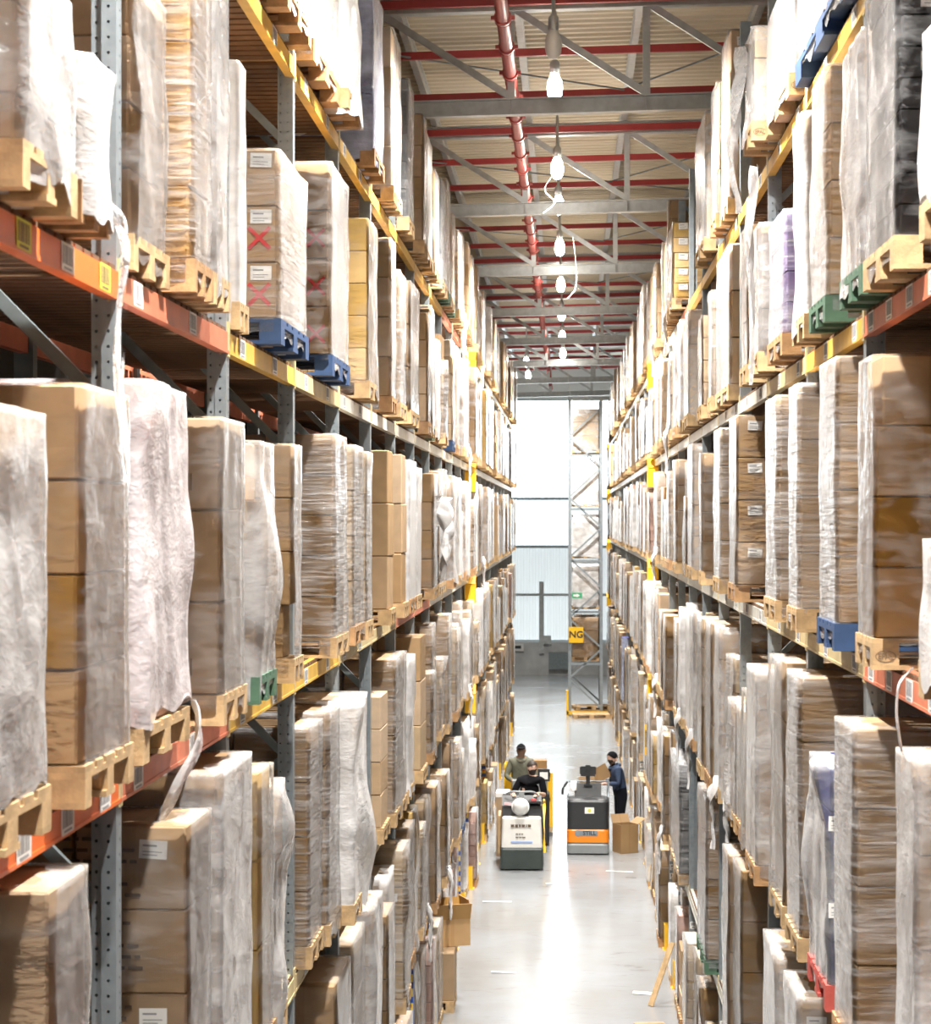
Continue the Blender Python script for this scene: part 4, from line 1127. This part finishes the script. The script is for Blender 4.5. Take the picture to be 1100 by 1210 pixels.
for k, (x, y, z, w, h) in enumerate(((-.60, 45.35, .20, .46, .60), (-.60, 45.35, .80, .46, .50), (-1.08, 45.4, .20, .44, .65), (-1.08, 45.4, .85, .44, .62))):
    c = thing('yellow_crate', ['yellow crate on the second truck, right stack bottom', 'yellow crate on the second truck, right stack top', 'yellow crate behind the hooded man, bottom', 'yellow crate behind the hooded man, top'][k], 'crate', (x, y, z), 0, 'yellow crates on the second truck')
    part(c, 'shell', MB().box((-w / 2, -.28, 0), (w / 2, -.26, h)).box((-w / 2, .26, 0), (w / 2, .28, h)).box((-w / 2, -.26, 0), (-w / 2 + .02, .26, h)).box((w / 2 - .02, -.26, 0), (w / 2, .26, h)).box((-w / 2, -.26, 0), (w / 2, .26, .02)), 'paint_yellow')
    part(c, 'rim', MB().box((-w / 2 - .015, -.30, h - .08), (w / 2 + .015, -.28, h)), 'label_gold')
c = thing('small_carton', 'small brown carton on top of the yellow crates', 'carton', (-.60, 45.35, 1.30)); part(c, 'box', bevel_box(), 'brown'); c.children[0].scale = (.34, .3, .24)
make_person('man in olive hooded jacket and dark cap standing on the second truck', (-.95, 44.75, .16), 0,
            [((-.30, -.10, 1.12), (-.12, -.36, 1.02), (.3, -1, -.2)), ((.30, -.10, 1.12), (.12, -.36, 1.02), (-.3, -1, -.2))],
            dict(top='cloth_olive', legs='cloth_dark', skin='skin_dark', hair='cloth_black', hairname='cap', hairlow=.1, visor=True, collar=True), dict(lean=(0, -.05)))

# orange and dark grey truck
tc_ = thing('orange_order_picker', 'dark grey and orange order picker truck on the right of the aisle', 'truck', (.39, 42.95, 0), -.01)
part(tc_, 'bumper', rbox(.82, .70, .03, .24, .09), 'truck_grey')
part(tc_, 'wheel', MB().tube([(-.3, 0, .07), (.3, 0, .07)], .07, 14), 'rubber')
ob = part(tc_, 'orange_band', rbox(.81, .69, .24, .52, .09), 'truck_orange')
link('badge', MB().box((-.17, -.004, -.055), (.21, .0, .055)).mesh('badge', 'galvanised'), ob, (-.02, -.347, .42))
link('badge_disc', MB().tube([(-.17, -.006, 0), (-.17, .002, 0)], .065, 16).mesh('badge_disc', 'galvanised'), ob, (-.02, -.347, .42))
link('lettering', textmesh('STILL', .11, 'ink'), ob, (.03, -.354, .42), FACE_CAM)
cv = part(tc_, 'hood', rbox(.80, .68, .50, 1.08, .10), 'truck_dark')
link('plate_label', MB().box((-.09, -.003, -.06), (.09, .0, .06)).mesh('plate_label', 'paper'), cv, (.03, -.342, .86))
link('plate_mark', MB().tube([(0, -.005, 0), (0, .0, 0)], .035, 12).mesh('plate_mark', 'label_yellow'), cv, (.03, -.345, .86))
part(tc_, 'console', MB().prism([(-.10, 1.06), (.20, 1.06), (.20, 1.30), (.0, 1.34)], -.26, .26, 'x'), 'truck_dark', (0, .10, 0))
part(tc_, 'top_rail', MB().tube([(-.39, .2, 1.06), (-.39, .2, 1.36), (.39, .2, 1.36), (.39, .2, 1.06)], .02, 8), 'galvanised')
part(tc_, 'top_rail', MB().tube([(-.39, -.22, 1.06), (-.39, -.22, 1.20), (-.39, .2, 1.36)], .018, 8), 'galvanised')
part(tc_, 'wrap_roll', MB().lathe([(.06, 0), (.06, .18), (.0, .18)], (-.28, .05, 1.2), 12), 'paper')
part(tc_, 'handle_strap', MB().tube(spline([(-.40, .1, 1.36), (-.48, .05, 1.25), (-.50, .05, 1.12)], 5), .022, 6), 'rubber')
mo = part(tc_, 'monitor_stand', MB().box((-.04, .08, 1.30), (.04, .12, 1.50)).box((-.08, .04, 1.28), (.08, .16, 1.32)), 'truck_dark')
part(tc_, 'monitor', MB().box((-.14, .04, 1.48), (.14, .10, 1.67)).box((-.05, .02, 1.60), (.05, .05, 1.70)).box((-.16, .03, 1.52), (-.13, .07, 1.66)).box((.13, .03, 1.52), (.16, .07, 1.66)), 'truck_dark')
part(tc_, 'platform', MB().box((-.38, .36, .06), (.38, 1.05, .14)), 'truck_dark')
part(tc_, 'side_frame', MB().tube([(.40, .4, .2), (.40, .4, 1.30), (.40, 1.0, 1.30), (.40, 1.0, .2)], .025, 8), 'truck_dark')
for x in (-.2, .2): part(tc_, 'fork', MB().box((x - .08, 1.05, .04), (x + .08, 2.6, .11)), 'truck_dark')

make_person('man in navy sweater and dark beanie holding a cardboard sheet by the right rack', (1.08, 44.85, 0), -math.pi / 2 + .25,
            [((-.27, -.12, 1.14), (-.16, -.36, 1.14), (.2, -1, 0)), ((.27, -.12, 1.14), (.16, -.36, 1.14), (-.2, -1, 0))],
            dict(top='cloth_navy', legs='cloth_dark', skin='skin', hair='cloth_black', hairname='beanie', hairlow=-.2, beard=True, collar=True), dict(lean=(0, -.14), look=(.25, -.97)))
cs = thing('cardboard_sheet', 'folded cardboard sheet held by the man in navy', 'cardboard', (.50, 44.75, 1.22), .1)
part(cs, 'panel', MB().obox((.08, 0, .06), (.55, .02, .30), Matrix.Rotation(-.5, 3, 'Y')), 'brown')
part(cs, 'flap', MB().obox((-.12, -.06, -.04), (.32, .02, .24), Matrix.Rotation(-.2, 3, 'Y')), 'tan')

def open_carton(name, label, loc, rz, w, d, h, mat, flaps):
    t = thing(name, label, 'carton', loc, rz); e = .008
    part(t, 'walls', MB().box((-w / 2, -d / 2, 0), (w / 2, -d / 2 + e, h)).box((-w / 2, d / 2 - e, 0), (w / 2, d / 2, h)).box((-w / 2, -d / 2 + e, 0), (-w / 2 + e, d / 2 - e, h)).box((w / 2 - e, -d / 2 + e, 0), (w / 2, d / 2 - e, h)).box((-w / 2 + e, -d / 2 + e, 0), (w / 2 - e, d / 2 - e, e)), mat)
    for f, a in flaps.items():
        L_ = .5 * (d if f in 'fb' else w)
        if f == 'f': o = part(t, 'flap', MB().box((-w / 2, 0, 0), (w / 2, e, L_)), mat, (0, -d / 2, h), (a, 0, 0))
        if f == 'b': o = part(t, 'flap', MB().box((-w / 2, 0, 0), (w / 2, e, L_)), mat, (0, d / 2, h), (-a, 0, 0))
        if f == 'l': o = part(t, 'flap', MB().box((0, -d / 2, 0), (e, d / 2, L_)), mat, (-w / 2, 0, h), (0, -a, 0))
        if f == 'r': o = part(t, 'flap', MB().box((0, -d / 2, 0), (e, d / 2, L_)), mat, (w / 2, 0, h), (0, a, 0))
    return t
open_carton('open_carton', 'open brown carton on the floor before the man in navy', (1.12, 43.0, 0), .45, .38, .36, .56, 'brown', {'b': .5, 'r': 1.0})
open_carton('open_carton', 'open brown carton with raised flaps leaning out at the left rack foot', (-1.62, 29.6, .78), .35, .50, .45, .36, 'ochre', {'f': .35, 'r': -.1, 'b': .4})
c = thing('floor_carton', 'closed brown carton carrying the open carton at the left rack foot', 'carton', (-1.75, 29.3, .144)); o = part(c, 'box', bevel_box(), 'brown'); o.scale = (.5, .7, .63)
c = thing('floor_pallet', 'wooden pallet under the two cartons at the left rack foot', 'pallet', (-1.95, 29.3, 0)); link('boards', pallet_meshes('wood')[3], c, (0, 0, 0), (0, 0, 0), (.75, 1, 1))
# scraps on the floor
SCR = [(-.92, 31.5, .35, .10, 'paper', 'pale paper strip lying on the floor left of the aisle middle'), (1.02, 30.2, .26, .16, 'paper', 'white paper scrap beside the right rack foot'),
       (-1.2, 37.3, .5, .06, 'paper', 'long white strip beside the left yellow guard'), (.95, 40.6, .5, .05, 'paper', 'thin pale strip on the floor near the orange truck'), (-.3, 39.2, .18, .1, 'paper', 'small scrap on the floor in front of the trucks'),
       (1.05, 28.4, .4, .12, 'brown', 'brown cardboard scrap at the right rack foot')]
for x, y, w, h, m, lab in SCR:
    o = link('floor_scrap', MB().obox((0, 0, .004), (w, h, .004), Matrix.Rotation(.03, 3, 'Y')).mesh('floor_scrap', m), None, (x, y, .004), (0, 0, R.uniform(-.5, .5))); tag(o, lab, 'scrap', 'scraps on the floor')
o = link('leaning_batten', MB().bar((0, 0, 0), (.30, .25, .80), .10, .012).mesh('leaning_batten', 'wood')); o.location = (1.10, 29.4, .01); tag(o, 'pale wooden batten leaning from the floor against the right rack', 'batten')
